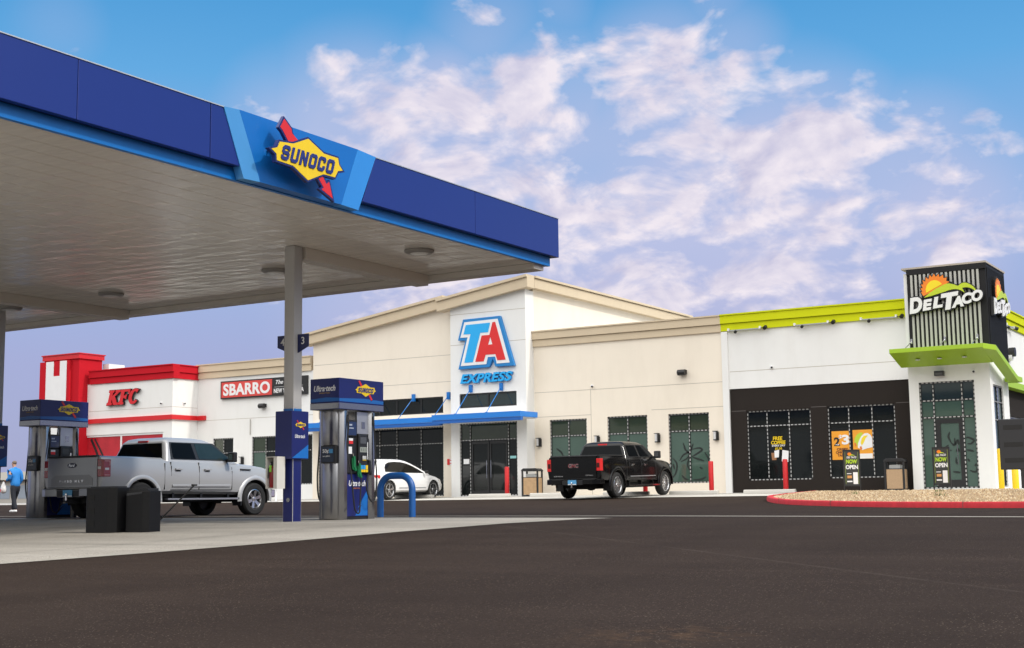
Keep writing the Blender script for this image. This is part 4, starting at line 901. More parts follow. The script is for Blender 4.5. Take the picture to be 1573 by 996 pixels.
# ---------------------------------------------------------------- fuel pumps (local origin at the base centre; nozzle faces +X and -X)
def make_pump(label, loc):
    r = thing('fuel_pump', label, 'fuel pump', (0, 0, 0), 0, 'fuel pumps under the canopy')
    H = 1.87
    # brushed end columns
    for sy in (-1, 1):
        m1 = MB().m(STEEL); y0, y1 = sorted((sy*.30, sy*.47))
        pl = [(-.24, y0), (.24, y0), (.265, y0+.03 if sy > 0 else y1-.03), (.265, y1-.05 if sy > 0 else y0+.05), (.20, y1 if sy > 0 else y0), (-.20, y1 if sy > 0 else y0), (-.265, y1-.05 if sy > 0 else y0+.05), (-.265, y0+.03 if sy > 0 else y1-.03)]
        pl = [(-.22, sy*.30), (.22, sy*.30), (.27, sy*.34), (.27, sy*.42), (.20, sy*.47), (-.20, sy*.47), (-.27, sy*.42), (-.27, sy*.34)]
        m1.prism(pl, 0, H); n_ = 14; arc = [(-.17+.34*i/n_, sy*(.4701+.055*math.sin(math.pi*i/n_)**.8)) for i in range(n_+1)]; m1.m(STEEL).prism(arc, .02, .955, smooth=True); m1.prism(arc, 1.265, H-.01, smooth=True)
        m1.build('end_column', parent=r, bevel=.006)
    # end screen
    m1 = MB().m(BLK).box(-.15, .15, -.53, -.471, .96, 1.26).m(mat('end_screen', (.01, .02, .045), .15, lin=True)).box(-.13, .13, -.5325, -.5301, .98, 1.24); so = m1.build('side_screen', parent=r, bevel=.004)
    MB().m(WPT).mesh(text('50¢', .13, .08, .002, .01), MF(-.045, -.532, 1.16)).mesh(text('per gallon', .15, .03, .002), MF(-.03, -.532, 1.08)).m(mat('screen_blue', (.05, .25, .5), .3, lin=True)).box(.03, .11, -.5345, -.5326, 1.13, 1.20).build('lettering', parent=so)
    MB().m(BLK).box(-.20, .20, -.299, .299, 0, .06).build('base', parent=r)
    for sx in (1, -1):
        def FX(y, z): return MR(sx*.0, 0, 0)
        Mf = MR(.215, 0, 0) if sx > 0 else MB_(-.215, 0, 0)
        MB().m(CBL).box(-.299, .299, .06, .78, -.02, .0, Mf).m(MBLUE).prism([(-.05, .07), (.29, .07), (.29, .40)], .0, .002, Mf).prism([(.02, .20), (.29, .32), (.29, .52)], .002, .003, Mf).build('lower_panel', parent=r)
        MB().m(WPT).mesh(text('Ultra·tech', .46, .10, .003, .02, .25), Mf @ Matrix.Translation((0, .62, .002))).m(mat('text_orange', (.6, .2, .05), .5, lin=True)).mesh(text('SYNERGY FUELS', .22, .022, .003, 0), Mf @ Matrix.Translation((0, .535, .002))).build('lettering', parent=r)
        MB().m(BLK).box(-.299, .299, .785, 1.40, -.05, .035, Mf).box(-.05, .20, .80, 1.46, .035, .075, Mf).build('dispenser_head', parent=r, bevel=.02)
        m1 = MB().m(mat('display_grey', (.07, .075, .08), .2, lin=True)).box(-.01, .16, 1.30, 1.41, .076, .079, Mf).m(BLKR).box(.03, .17, 1.0, 1.10, .076, .082, Mf)
        for i in range(3):
            for j in range(4): m1.m(WPT if j else YEL).box(.05+i*.036, .078+i*.036, 1.01+j*.021, 1.024+j*.021, .082, .084, Mf)
        m1.m(mat('lcd', (.25, .27, .24), .3, lin=True)).box(-.02, .17, 1.15, 1.24, .076, .079, Mf); m1.m(BLK)
        for i in range(3): m1.m(BLK).mesh(text('1', None, .05, .002), Mf @ Matrix.Translation((.02+i*.05, 1.195, .079)))
        kp_ = m1.build('keypad', parent=r)
        for i, (c, y) in enumerate((((.03, .3, .65), -.0), ((.03, .3, .65), .07), ((.75, .5, .02), .14))):
            MB().m(mat(f'grade_{i//2}', c, .4, lin=True)).box(y+.0, y+.06, .86, .93, .076, .082, Mf).m(YEL).box(y, y+.06, .81, .855, .076, .081, Mf).build('grade_button', parent=r)
        m1 = MB().m(WPT).box(-.28, -.19, 1.12, 1.24, .036, .038, Mf).m(SRED).box(-.27, -.16, 1.29, 1.345, .036, .038, Mf).m(WPT).box(-.27, -.16, 1.345, 1.385, .036, .038, Mf); m1.build('decal', parent=r); MB().m(WPT).box(.22, .255, 1.03, 1.33, .036, .039, Mf).build('decal', parent=r)
        MB().m(BLK).box(-.299, -.04, 1.42, 1.70, .0, .03, Mf).m(mat('video_screen', (.012, .03, .09), .12, lin=True)).box(-.28, -.06, 1.44, 1.67, .0305, .033, Mf).m(mat('screen_text', (.35, .4, .5), .5, lin=True)).box(-.26, -.18, 1.60, 1.63, .0335, .035, Mf).box(-.26, -.14, 1.55, 1.57, .0335, .035, Mf).build('video_screen', parent=r)
        MB().m(GREYM).box(-.02, .299, 1.47, 1.85, -.03, .012, Mf).m(STEEL).box(.10, .20, 1.56, 1.68, .013, .018, Mf).build('upper_panel', parent=r, bevel=.004)
        # nozzle and hoses
        NG = mat('nozzle_green', (.004, .16, .05), .45, lin=True); NM = mat('nozzle_black', (.015, .015, .016), .5, lin=True)
        def nozzle(y, z, mt):
            m2 = MB().m(mt); T_ = Mf
            m2.prism([(y-.02, z), (y+.02, z), (y+.04, z-.18), (y+.07, z-.24), (y+.03, z-.26), (y-.02, z-.18)], .04, .085, T_)
            m2.prism([(y-.05, z-.04), (y-.035, z-.04), (y-.02, z-.2), (y+.03, z-.25), (y-.04, z-.22)], .05, .075, T_)
            o = m2.build('nozzle', parent=r, bevel=.008)
            m3 = MB().m(CHROME); m3.cyl(T_ @ Vector((y, z-.02, .06)), T_ @ Vector((y-.035, z+.05, .07)), .012, n=10); m3.build('spout', parent=o)
        nozzle(-.17, 1.08, NG); nozzle(-.02, .96, NG); nozzle(.26, 1.02, NM)
        def hose(pts, rr=.013):
            m2 = MB().m(BLKR); q = smooth([Vector(Mf @ Vector((y, z, w))) for y, z, w in pts], 6); m2.tube([tuple(p) for p in q], rr, 8); m2.build('hose', parent=r)
        hose([(-.33, 1.84, .06), (-.34, 1.6, .08), (-.40, 1.2, .10), (-.46, .75, .24), (-.46, .40, .28), (-.38, .16, .26), (-.22, .12, .22), (-.08, .28, .13), (-.03, .50, .10), (.02, .72, .08)])
        hose([(.36, 1.84, .06), (.38, 1.5, .08), (.40, 1.1, .09), (.40, .7, .12), (.34, .40, .14), (.24, .30, .14), (.14, .42, .13), (.12, .60, .11), (.20, .78, .09)])
        MB().m(STEEL).cyl(Mf @ Vector((-.33, 1.78, .05)), Mf @ Vector((-.33, 1.88, .05)), .018, n=10).cyl(Mf @ Vector((.36, 1.78, .05)), Mf @ Vector((.36, 1.88, .05)), .018, n=10).m(BLK).cyl(Mf @ Vector((-.335, 1.66, .065)), Mf @ Vector((-.335, 1.76, .055)), .024, n=10).cyl(Mf @ Vector((.37, 1.64, .07)), Mf @ Vector((.365, 1.74, .06)), .024, n=10).build('hose_swivel', parent=r)
    # valance / topper
    m1 = MB().m(CBL).box(-.315, .315, -.62, .62, 1.985, 2.40); m1.m(STEEL).box(-.318, .318, -.623, .623, H, 1.984); tp = m1.build('topper', parent=r, bevel=.008)
    GLB = mat('topper_glow_blue', (.008, .11, .38), .4, lin=True)
    for Mf, hw in ((MR(.315, 0, 0), .615), (MB_(-.315, 0, 0), .615), (MF(0, -.62, 0), .31)):
        MB().m(GLB).prism([(-hw, 2.03), (-hw, 2.05), (hw*.1, 2.075), (hw, 2.055), (hw, 2.0), (-hw, 2.0)], 0, .0015, Mf).build('topper_stripe', parent=tp)
    for Mf in (MR(.315, .10, 2.22), MB_(-.315, -.10, 2.22)): emblem(tp, Mf, .36, .004, True)
    MB().m(WPT).mesh(text('Ultra·tech', .47, .10, .003, .02, .25), MF(0, -.62, 2.23)).m(mat('text_gold', (.45, .3, .08), .5, lin=True)).mesh(text('SYNERGY FUELS', .24, .022, .003, 0), MF(0, -.62, 2.15)).build('lettering', parent=tp)
    # side nozzles on the end (seen to the left of the pump)
    r.location = loc
    return r
p1 = make_pump('fuel pump with navy topper between the near column and blue hoop', (-14.93, 18.76, g(18.7)))
p2 = dup(p1, (-25.08, 20.93, .075), 'fuel pump behind the silver pickup tailgate'); p2.scale = (1.09, 1.09, 1.09)
dup(p1, (-31.1, 18.9, g(19)+.03), 'fuel pump on the farthest island at the left') if False else None

# hoop bollard
hb = thing('hoop_bollard', 'bright blue steel hoop guarding the island end beside the pump', 'hoop bollard', (-15.02, 20.3, g(20.3)))
q = [(-.36, 0, -.05)]+[(-.36, 0, .5)]+[(-.36+.26*(1-math.cos(a)), 0, .5+.26*math.sin(a)) for a in [R(10*i) for i in range(1, 10)]]
q += [(-x, y, z) for x, y, z in q[::-1]]
HB = mat('hoop_blue', (.006, .10, .36), .4, coat=.2, lin=True)
MB().m(HB).tube(q, .062, 16).build('hoop', parent=hb)
MB().m(STEEL).lathe([(.075, 0), (.075, .012), (.062, .014)], (-.36, 0, 0)).lathe([(.075, 0), (.075, .012), (.062, .014)], (.36, 0, 0)).build('base_collar', parent=hb)

# waste bins on the island end
BINM = mat('bin_black', (.006, .006, .0065), .4, spec=.25, var=.3, lin=True)
wb = thing('waste_bin', 'wide black forecourt waste bin at the end of the near island', 'bin', (-15.58, 14.05, g(14)-.0))
m1 = MB().m(BINM); m1.prism([(-.32, -.16), (.12, -.16), (.24, -.08), (.24, .16), (-.32, .16)], 0, .655); m1.build('bin_body', parent=wb, bevel=.012)
MB().m(BLK).box(-.30, .20, -.10, .14, .656, .672).build('lid', parent=wb); 
m1 = MB().m(mat('bin_slot', (.003, .003, .003), .8, lin=True))
for z in (.47, .28, .10): m1.box(-.30, -.14, -.164, -.1605, z, z+.08)
m1.build('slot', parent=wb)
sb = thing('windshield_station', 'black windshield washing station beside the wide waste bin', 'washing station', (-15.04, 14.20, g(14)))
m1 = MB().m(BINM); m1.prism([(-.22, -.14), (.12, -.14), (.20, -.08), (.20, .14), (-.22, .14)], 0, .60); m1.build('bin_body', parent=sb, bevel=.012)
MB().m(BLK).box(-.20, .17, -.09, .12, .601, .635).m(mat('bin_gloss', (.03, .03, .032), .15, lin=True)).prism([(-.20, .53), (.11, .56), (.11, .585), (-.20, .57)], 0, .004, MF(0, -.141, 0)).build('lid', parent=sb)
sq = thing('squeegee', 'black handled squeegee leaning out of the washing station', 'squeegee', (-14.5, 14.35, .25))
MB().m(BLK).cyl((-14.95, 14.40, .10), (-14.46, 14.62, .62), .012, n=8).build('handle', parent=sq); MB().m(BLKR).box(-14.48, -14.44, 14.58, 14.66, .61, .635).build('blade', parent=sq); rel(sq)
# ---------------------------------------------------------------- vehicles (local: +x forward, +y left, z up, origin under the rear bumper)
def loft_body(st):
    """st: (x, zb, w, zt, crown) -> closed ring sections"""
    rings = []
    for x, zb, w, zt, cr_ in st:
        h = [(w-.14, zb), (w-.03, zb+.07), (w, zb+.24), (w+.004, zb+(zt-zb)*.62), (w-.02, zt-.13), (w-.055, zt-.035), (w-.12, zt), (w*.45, zt+cr_*.8)]
        pts = [(x, -y, z) for y, z in h]+[(x, 0, zt+cr_)]+[(x, y, z) for y, z in h[::-1]]
        rings.append(pts)
    return rings
def rrect(x0, x1, w0, w1, z, rr, k=4):
    """rounded rectangle ring, w0 half width at rear, w1 at front"""
    pts = []
    for cx_, cy_, a0, w in ((x1, w1, 0, 1), (x0, w0, 90, 1), (x0, -w0, 180, 1), (x1, -w1, 270, 1)):
        sx = -1 if cx_ == x1 else 1; sy = -1 if cy_ > 0 else 1
        for i in range(k+1):
            a = R(a0+90*i/k); pts.append((cx_+sx*rr+rr*math.cos(a), cy_+sy*rr+rr*math.sin(a), z))
    return pts
def solid(mb, mt):
    me = bpy.data.meshes.new('s'); me.from_pydata(mb.v, [], mb.f); bm = bmesh.new(); bm.from_mesh(me)
    bmesh.ops.remove_doubles(bm, verts=bm.verts, dist=1e-5); bmesh.ops.recalc_face_normals(bm, faces=bm.faces); bm.to_mesh(me); bm.free(); me.materials.append(mt); return me
def boolcut(me, cutters, name, mt, parent):
    o = bpy.data.objects.new(name, me); COL.objects.link(o); cs = []
    for c in cutters:
        cm = solid(c, mt); k = bpy.data.objects.new('cut', cm); COL.objects.link(k); cs.append(k)
        md = o.modifiers.new('b', 'BOOLEAN'); md.operation = 'DIFFERENCE'; md.solver = 'EXACT'; md.object = k
    dg = bpy.context.evaluated_depsgraph_get(); dg.update()
    nm = bpy.data.meshes.new_from_object(o.evaluated_get(dg))
    COL.objects.unlink(o); bpy.data.objects.remove(o)
    for k in cs: COL.objects.unlink(k); bpy.data.objects.remove(k)
    for p in nm.polygons: p.use_smooth = True
    nm.set_sharp_from_angle(angle=R(28))
    nm.name = name; o = bpy.data.objects.new(name, nm); COL.objects.link(o); o.parent = parent; return o
def wheel(parent, x, y, side, Rr, rim, wd, spokes, rimmat, name='wheel'):
    s = side
    w = MB().m(BLKR); pr = [(rim+.005, -wd/2+.02), (rim+.03, -wd/2), (Rr-.05, -wd/2), (Rr-.012, -wd/2+.03), (Rr, -wd/2+.06), (Rr, wd/2-.06), (Rr-.012, wd/2-.03), (Rr-.05, wd/2), (rim+.03, wd/2), (rim+.005, wd/2-.02)]
    w.lathe(pr, (x, y, Rr), 'y', 40); w.m(BLK).lathe([(rim+.004, -wd/2+.03), (rim-.03, -wd*.1), (0.0, -wd*.08)], (x, y, Rr), 'y', 24) if False else None
    t = w.build('tyre', parent=None); t.name = name; t.parent = parent
    r = MB().m(BLK); r.lathe([(0.0, s*-.02), (rim*.97, s*-.02)], (x, y, Rr), 'y', 32)
    r.m(rimmat); oy = s*(wd/2-.015)
    r.lathe([(rim+.008, oy), (rim-.012, oy+s*.008), (rim-.03, oy-s*.02), (rim-.035, s*-.01)], (x, y, Rr), 'y', 40)
    for k in range(spokes):
        a = 2*math.pi*k/spokes+.3; ca, sa = math.cos(a), math.sin(a)
        for da in ((-.10, .10) if spokes <= 6 else (0,)):
            vs = []
            for rad, hw, yy in ((rim*.16, .030, oy-s*.025), (rim*.95, .022 if spokes <= 6 else .020, oy-s*.008)):
                aa = a+da*(1 if rad > .1 else .6); c2, s2 = math.cos(aa), math.sin(aa)
                for e, dd in ((-hw, 0), (hw, 0), (hw, -s*.03), (-hw, -s*.03)): vs.append((x+c2*rad-s2*e, y+yy+dd, Rr+s2*rad+c2*e))
            r.add(vs, [(0, 1, 5, 4), (1, 2, 6, 5), (2, 3, 7, 6), (3, 0, 4, 7), (4, 5, 6, 7), (0, 1, 2, 3)])
    r.lathe([(0, oy-s*.002), (.05, oy-s*.006), (.065, oy-s*.03)], (x, y, Rr), 'y', 20)
    r.build('rim', parent=t)
    return t
def side_y(w, zbelt, zroof, wr):
    return lambda z: w+(wr-w)*(z-zbelt)/(zroof-zbelt)
def pickup(label, paint, kind):
    root = thing('pickup_truck', label, 'pickup truck')
    sil = kind == 'silver'
    Lr = 1.30; WB = 3.68 if sil else 3.62; Lt = 5.88 if sil else 5.80; Wd = 1.0; Hr = 1.93 if sil else 1.87
    xr, xf = Lr, Lr+WB; zb = .56 if sil else .50; bed = 1.42 if sil else 1.36; belt = 1.36 if sil else 1.30
    fr = Lt-.06
    st_ = [(.16, zb+.12, Wd-.03, bed, 0), (.24, zb+.03, Wd-.005, bed, 0), (.9, zb, Wd, bed, 0), (1.94, zb, Wd, bed-.015, 0), (2.02, zb, Wd, belt, .0), (3.0, zb-.01, Wd, belt-.01, .0), (4.02, zb-.02, Wd, belt-.03, .02), (4.32, zb-.03, Wd, belt-.05, .045), (4.9, zb-.03, Wd-.005, belt-.09, .06), (fr-.48, zb-.04, Wd-.015, belt-.14, .06), (fr-.20, zb-.05, Wd-.06, belt-.20, .05), (fr-.06, zb-.04, Wd-.13, belt-.30, .03), (fr, zb, Wd-.19, belt-.42, .0)]
    b = MB(); b.rings(loft_body(st_), True)
    me = solid(b, paint)
    cuts = []
    for xc in (xr, xf):
        c = MB()
        c.cyl((xc, -1.3, .42), (xc, -Wd+.33, .42), .495, n=36); cuts.append(c)
        c = MB(); c.cyl((xc, Wd-.33, .42), (xc, 1.3, .42), .495, n=36); cuts.append(c)
    c = MB().box(.23, 1.90, -.84, .84, .86, 1.7)
    if sil: cuts.append(c)
    body = boolcut(me, cuts, 'body', paint, root)
    # wheel wells and flares
    for xc in (xr, xf):
        for s in (-1, 1):
            m1 = MB().m(BLKR); n = 20; rings = []
            for k in range(n+1):
                a = R(-12+204*k/n); rings.append([(xc+.488*math.cos(a), s*(Wd-.34), .42+.488*math.sin(a)), (xc+.488*math.cos(a), s*(Wd-.03), .42+.488*math.sin(a)), (xc+.47*math.cos(a), s*(Wd-.03), .42+.47*math.sin(a)), (xc+.47*math.cos(a), s*(Wd-.34), .42+.47*math.sin(a))])
            m1.rings(rings, True); m1.box(xc-.45, xc+.45, *sorted((s*(Wd-.345), s*(Wd-.335))), .5, .86); m1.build('wheel_well', parent=root)
            m1 = MB().m(paint); rings = []
            for k in range(n+1):
                a = R(-6+192*k/n); ca, sa = math.cos(a), math.sin(a)
                rr = [(.488, -.06), (.488, .022), (.515, .030), (.560, .020), (.60, -.012)]
                rings.append([(xc+r_*ca*1.02, s*(Wd+o), .42+r_*sa) for r_, o in rr])
            m1.rings(rings, True); m1.build('fender_flare', parent=root, angle=50)
    # cab
    xa, xb = 2.0, 4.50; w0 = Wd-.065; wr = .74; zr = Hr-.10
    sy_ = side_y(w0, belt-.02, zr, wr)
    rear = lambda z: xa+.04+(z-belt)*.30
    front = lambda z: xb-.15-(z-belt)*1.42
    rings = [rrect(rear(z), front(z), sy_(z), sy_(z)-.02, z, .10) for z in (belt-.06, belt+.02, belt+.20, belt+.38, zr-.04)]
    rings += [rrect(rear(zr)+.02, front(zr)-.03, wr-.012, wr-.03, zr, .12), rrect(rear(zr)+.07, front(zr)-.16, wr-.06, wr-.09, zr+.05, .14), rrect(rear(zr)+.20, front(zr)-.36, wr-.22, wr-.24, zr+.085, .16), rrect(rear(zr)+.5, front(zr)-.62, wr-.45, wr-.45, zr+.095, .16)]
    m1 = MB().m(paint); m1.rings(rings, True); m1.build('cab', parent=root, angle=40)
    # side glass
    gl = mat('vehicle_glass', (.005, .006, .007), .04, spec=.07, lin=True); glf = mat('vehicle_glass_green', (.022, .036, .036), .04, spec=.4, var=.5, vs=2.5, lin=True) if sil else gl
    def panel(polyxz, s, off, mt, name, par=root, th=.004):
        m2 = MB().m(mt); n = len(polyxz)
        vs = [(x, s*(sy_(z)-.004*(x-xa)/2+off), z) for x, z in polyxz]+[(x, s*(sy_(z)-.004*(x-xa)/2+off-th), z) for x, z in polyxz]
        m2.add(vs, [tuple(range(n)), tuple(range(2*n-1, n-1, -1))]+[(i, (i+1) % n, n+(i+1) % n, n+i) for i in range(n)]); return m2.build(name, parent=par)
    zt_ = zr-.055; zbw = belt+.035
    fx = lambda z: front(z)-.13
    for s in (-1, 1):
        panel([(rear(zbw)+.16, zbw-.02), (fx(zbw)+.05, zbw-.02), (fx(zt_)+.08, zt_+.02), (rear(zt_)+.13, zt_+.02)], s, .005, BLK, 'window_trim', th=.02)
        panel([(rear(zbw)+.24, zbw+.04), (rear(zbw)+.28, zbw), (3.02, zbw), (2.98, zt_), (rear(zt_)+.20, zt_), (rear(zt_)+.165, zt_-.04)], s, .010, gl, 'rear_side_window')
        panel([(3.12, zbw), (fx(zbw)-.16, zbw-.0), (fx(zbw)-.05, zbw+.05), (fx(zt_)+.0, zt_), (3.08, zt_)], s, .010, glf, 'front_side_window')
    # rear and front glass
    def endglass(fx_, d, w_, z0, z1, mt, name):
        m2 = MB().m(mt); a, c = sy_(z0)-w_, sy_(z1)-w_
        m2.add([(fx_(z0)+d, -a, z0), (fx_(z0)+d, a, z0), (fx_(z1)+d, c, z1), (fx_(z1)+d, -c, z1), (fx_(z0)+d*.2, -a, z0), (fx_(z0)+d*.2, a, z0), (fx_(z1)+d*.2, c, z1), (fx_(z1)+d*.2, -c, z1)], [(0, 1, 2, 3), (7, 6, 5, 4), (0, 4, 5, 1), (1, 5, 6, 2), (2, 6, 7, 3), (3, 7, 4, 0)]); return m2.build(name, parent=root)
    endglass(rear, -.008, .10, belt+.04, zr-.06, gl, 'rear_window'); endglass(front, .008, .12, belt+.05, zr-.05, gl, 'windshield')
    m1 = MB().m(SRED).box(rear(zr)-.012, rear(zr)+.03, -.17, .17, zr-.035, zr+.012); m1.build('brake_light', parent=root, bevel=.006)
    # doors: shut lines, handles, mouldings, running board
    dk = mat('shut_line', (.03, .03, .032) if sil else (.002, .002, .002), .6, lin=True)
    for s in (-1, 1):
        m1 = MB().m(dk)
        for x, z1 in ((3.06, belt-.02), (4.16, belt-.12), (2.17, belt-.02)):
            z0 = zb+.10 if x != 2.17 else .98
            m1.box(x-.004, x+.004, *sorted((s*(Wd-.03), s*(Wd+.0052))), z0, z1-.12); m1.box(x-.004, x+.004, *sorted((s*(Wd-.06), s*(Wd-.013))), z1-.12, z1-.03)
        m1.box(1.965, 1.973, *sorted((s*(Wd-.03), s*(Wd+.0052))), zb+.1, bed-.14)
        m1.box(2.17, 4.16, *sorted((s*(Wd-.03), s*(Wd+.003))), zb+.095, zb+.103); m1.build('shut_line', parent=root)
        for x in (2.28, 3.22):
            m2 = MB().m(paint if sil else CHROME); m2.box(x, x+.20, *sorted((s*(Wd+.0), s*(Wd+.045))), belt-.235, belt-.20); m2.m(dk).box(x+.03, x+.17, *sorted((s*Wd, s*(Wd+.007))), belt-.275, belt-.236); m2.build('door_handle', parent=root, bevel=.007)
        m2 = MB().m(paint if sil else GREYM); m2.box(2.2, 4.1, *sorted((s*Wd, s*(Wd+.018))), zb+.17, zb+.20 if not sil else zb+.22); m2.build('side_moulding', parent=root, bevel=.006)
        m2 = MB().m(BLK); m2.box(1.95, 4.35, *sorted((s*(Wd-.12), s*(Wd+.07))), zb-.15, zb-.10); m2.m(CHROME if not sil else GREYM).box(2.0, 4.3, *sorted((s*(Wd+.071), s*(Wd+.085))), zb-.145, zb-.105); m2.m(BLK)
        for x in (2.3, 3.2, 4.1): m2.box(x, x+.06, *sorted((s*(Wd-.3), s*(Wd-.1))), zb-.12, zb+.02)
        m2.build('running_board', parent=root)
        # mirror
        xm = 4.0; m2 = MB().m(BLK if not sil else BLK); m2.box(xm-.04, xm+.10, *sorted((s*(Wd+.03), s*(Wd+.24))), belt-.03, belt+.22); o = m2.build('side_mirror', parent=root, bevel=.035, seg=3)
        MB().m(BLK).box(xm+.02, xm+.09, *sorted((s*(Wd-.10), s*(Wd+.10))), belt-.02, belt+.05).build('mirror_arm', parent=o); MB().m(CHROME).box(xm-.044, xm-.0401, *sorted((s*(Wd+.07), s*(Wd+.20))), belt+.03, belt+.17).build('mirror_glass', parent=o)
        if sil: MB().m(dk).prism([(4.45, belt-.22), (4.82, belt-.22), (4.80, belt-.19), (4.45, belt-.18)], Wd-.02 if s < 0 else -(Wd+.006), Wd+.006 if s < 0 else -(Wd-.02), MF(0, 0, 0)).build('fender_vent', parent=root)
        # tail light
        z0, z1 = bed-.47, bed-.08
        m2 = MB().m(SRED if not sil else mat('tail_red', (.30, .010, .012), .2, coat=1, lin=True))
        m2.prism([(.135, Wd-.16), (.135, Wd-.03), (.17, Wd+.006), (.36 if sil else .26, Wd+.012), (.36 if sil else .26, Wd-.04), (.2, Wd-.16)] if s > 0 else [(.135, -Wd+.16), (.135, -Wd+.03), (.17, -Wd-.006), (.36 if sil else .26, -Wd-.012), (.36 if sil else .26, -Wd+.04), (.2, -Wd+.16)], z0, z1)
        tl = m2.build('tail_light', parent=root, bevel=.008)
        m2 = MB().m(WPT)
        ya, yb = sorted((s*(Wd-.15), s*(Wd-.05)))
        if sil:
            m2.box(.130, .1345, ya, yb, z0+.17, z0+.23); m2.m(mat('tail_line', (.75, .35, .33), .3, lin=True))
            for zz in (z0+.03, z0+.345): m2.box(.19, .34, *sorted((s*(Wd+.0105), s*(Wd+.0145))), zz, zz+.014)
            m2.box(.325, .34, *sorted((s*(Wd+.0105), s*(Wd+.0145))), z0+.25, z0+.345); m2.m(WPT).box(.20, .31, *sorted((s*(Wd+.0105), s*(Wd+.0145))), z0+.15, z0+.20)
        else: m2.m(mat('lamp_dark', (.05, .012, .01), .2, lin=True)).box(.130, .1345, ya, yb, z0+.10, z0+.25)
        m2.build('lamp_insert', parent=tl)
        m2 = MB().m(mat('headlamp', (.5, .5, .52), .1, .3, lin=True)); m2.prism([(fr-.34, s*(Wd-.045)), (fr-.14, s*(Wd-.10)), (fr-.0, s*(Wd-.26)), (fr-.06, s*(Wd-.42)), (fr-.3, s*(Wd-.30))], belt-.42, belt-.25); m2.build('headlight', parent=root, bevel=.01)
    # tailgate
    m1 = MB().m(paint if not sil else mat('tailgate_silver', (.33, .34, .35), .3, .6, lin=True)); m1.box(.125, .20, -Wd+.17, Wd-.17, zb+.16, bed-.02); tg = m1.build('tailgate', parent=root, bevel=.012)
    MB().m(BLK).box(.10, .24, -Wd+.17, Wd-.17, bed-.018, bed+.02).build('tailgate_cap', parent=tg, bevel=.01)
    TG = MB_(.125, 0, 0)
    if sil:
        m1 = MB().m(mat('emblem_dark_blue', (.01, .015, .05), .3, lin=True)); m1.prism([(.15*math.cos(R(i*15)), bed-.20+.058*math.sin(R(i*15))) for i in range(24)], 0, .012, TG); m1.m(CHROME).mesh(text('Ford', .20, .07, .004, 0, .3), TG @ Matrix.Translation((0, bed-.20, .012))); m1.build('emblem', parent=tg)
        m1 = MB().m(mat('tailgate_recess', (.26, .265, .27), .35, .5, lin=True)).prism([(-.70, bed-.66), (.70, bed-.66), (.70, bed-.50), (.56, bed-.42), (-.56, bed-.42), (-.70, bed-.50)], 0, .006, TG); m1.m(CHROME).mesh(text('F-150 XLT', .80, .052, .006, .01, 0, 1.4), TG @ Matrix.Translation((0, bed-.56, .006))); m1.build('lettering', parent=tg)
    else:
        m1 = MB().m(CHROME).mesh(text('GMC', .37, .125, .008, .03, grow=.02), TG @ Matrix.Translation((0, bed-.30, 0))).m(mat('badge_red', (.18, .02, .025), .3, lin=True)).mesh(text('GMC', .37, .125, .006, .01), TG @ Matrix.Translation((0, bed-.30, .008))); m1.m(CHROME).mesh(text('SIERRA', .34, .035, .004, .01, 0, 1.1), TG @ Matrix.Translation((-.56, bed-.63, 0))).mesh(text('DENALI', .26, .035, .004, 0, 0, 1.1), TG @ Matrix.Translation((.58, bed-.61, 0))); m1.build('lettering', parent=tg)
    # rear bumper, plate, hitch
    bm_ = CHROME if False else (mat('bumper_silver', (.30, .31, .32), .28, .7, lin=True) if sil else paint)
    m1 = MB().m(bm_)
    for s in (-1, 1):
        m1.prism([(.02, s*.38), (.0, s*(Wd-.25)), (.10, s*(Wd-.02)), (.34, s*(Wd+.005)), (.34, s*(Wd-.08)), (.14, s*(Wd-.15)), (.14, s*.38)], zb-.04, zb+.125)
    m1.m(BLK).box(.03, .16, -.379, .379, zb-.06, zb+.10).box(.02, .18, -Wd+.12, Wd-.12, zb+.126, zb+.145)
    bp_ = m1.build('rear_bumper', parent=root, bevel=.012)
    MB().m(mat('plate_blue', (.10, .35, .62), .5, lin=True)).box(.012, .022, -.155, .155, zb-.05, zb+.105).m(WPT).box(.010, .0119, -.15, .15, zb-.047, zb-.02).build('license_plate', parent=bp_)
    MB().m(BLK).box(.0, .4, -.04, .04, zb-.19, zb-.11).m(CHROME).cyl((-.02, 0, zb-.13), (-.02, 0, zb-.02), .022, n=12).lathe([(0, -.03), (.026, -.02), (.03, 0), (.02, .028), (0, .032)], (-.02, 0, zb+.0), 'z', 14).m(BLK).box(-.07, .02, -.03, .03, zb-.16, zb-.13).tube([(-.02, .1, zb-.15), (-.03, .15, zb-.24), (.02, .2, zb-.16)], .008).build('tow_hitch', parent=bp_)
    # underbody
    m1 = MB().m(BLKR); m1.box(.35, fr-.3, -.45, .45, zb-.20, zb+.14); m1.box(1.9, 4.3, -.78, .78, zb-.08, zb+.05)
    for xc in (xr, xf): m1.cyl((xc, -.8, .40), (xc, .8, .40), .05, n=10)
    m1.lathe([(0, -.16), (.14, -.10), (.16, 0), (.14, .10), (0, .16)], (xr, 0, .40), 'y', 14); m1.cyl((.5, .5, zb-.14), (3.5, .5, zb-.12), .035, n=8); m1.build('chassis', parent=root)
    m1 = MB().m(BLK).box(fr-.02, fr+.05, -Wd+.24, Wd-.24, zb+.12, belt-.30).m(CHROME if sil else BLK).box(fr-.12, fr+.06, -Wd+.16, Wd-.16, zb-.10, zb+.10); m1.build('front_bumper', parent=root, bevel=.02)
    rm = mat('alloy', (.55, .55, .56), .22, .9, lin=True)
    for xc in (xr, xf):
        for s in (-1, 1): wheel(root, xc, s*(Wd-.135), s, .415, .245 if sil else .275, .27, 6 if sil else 12, rm)
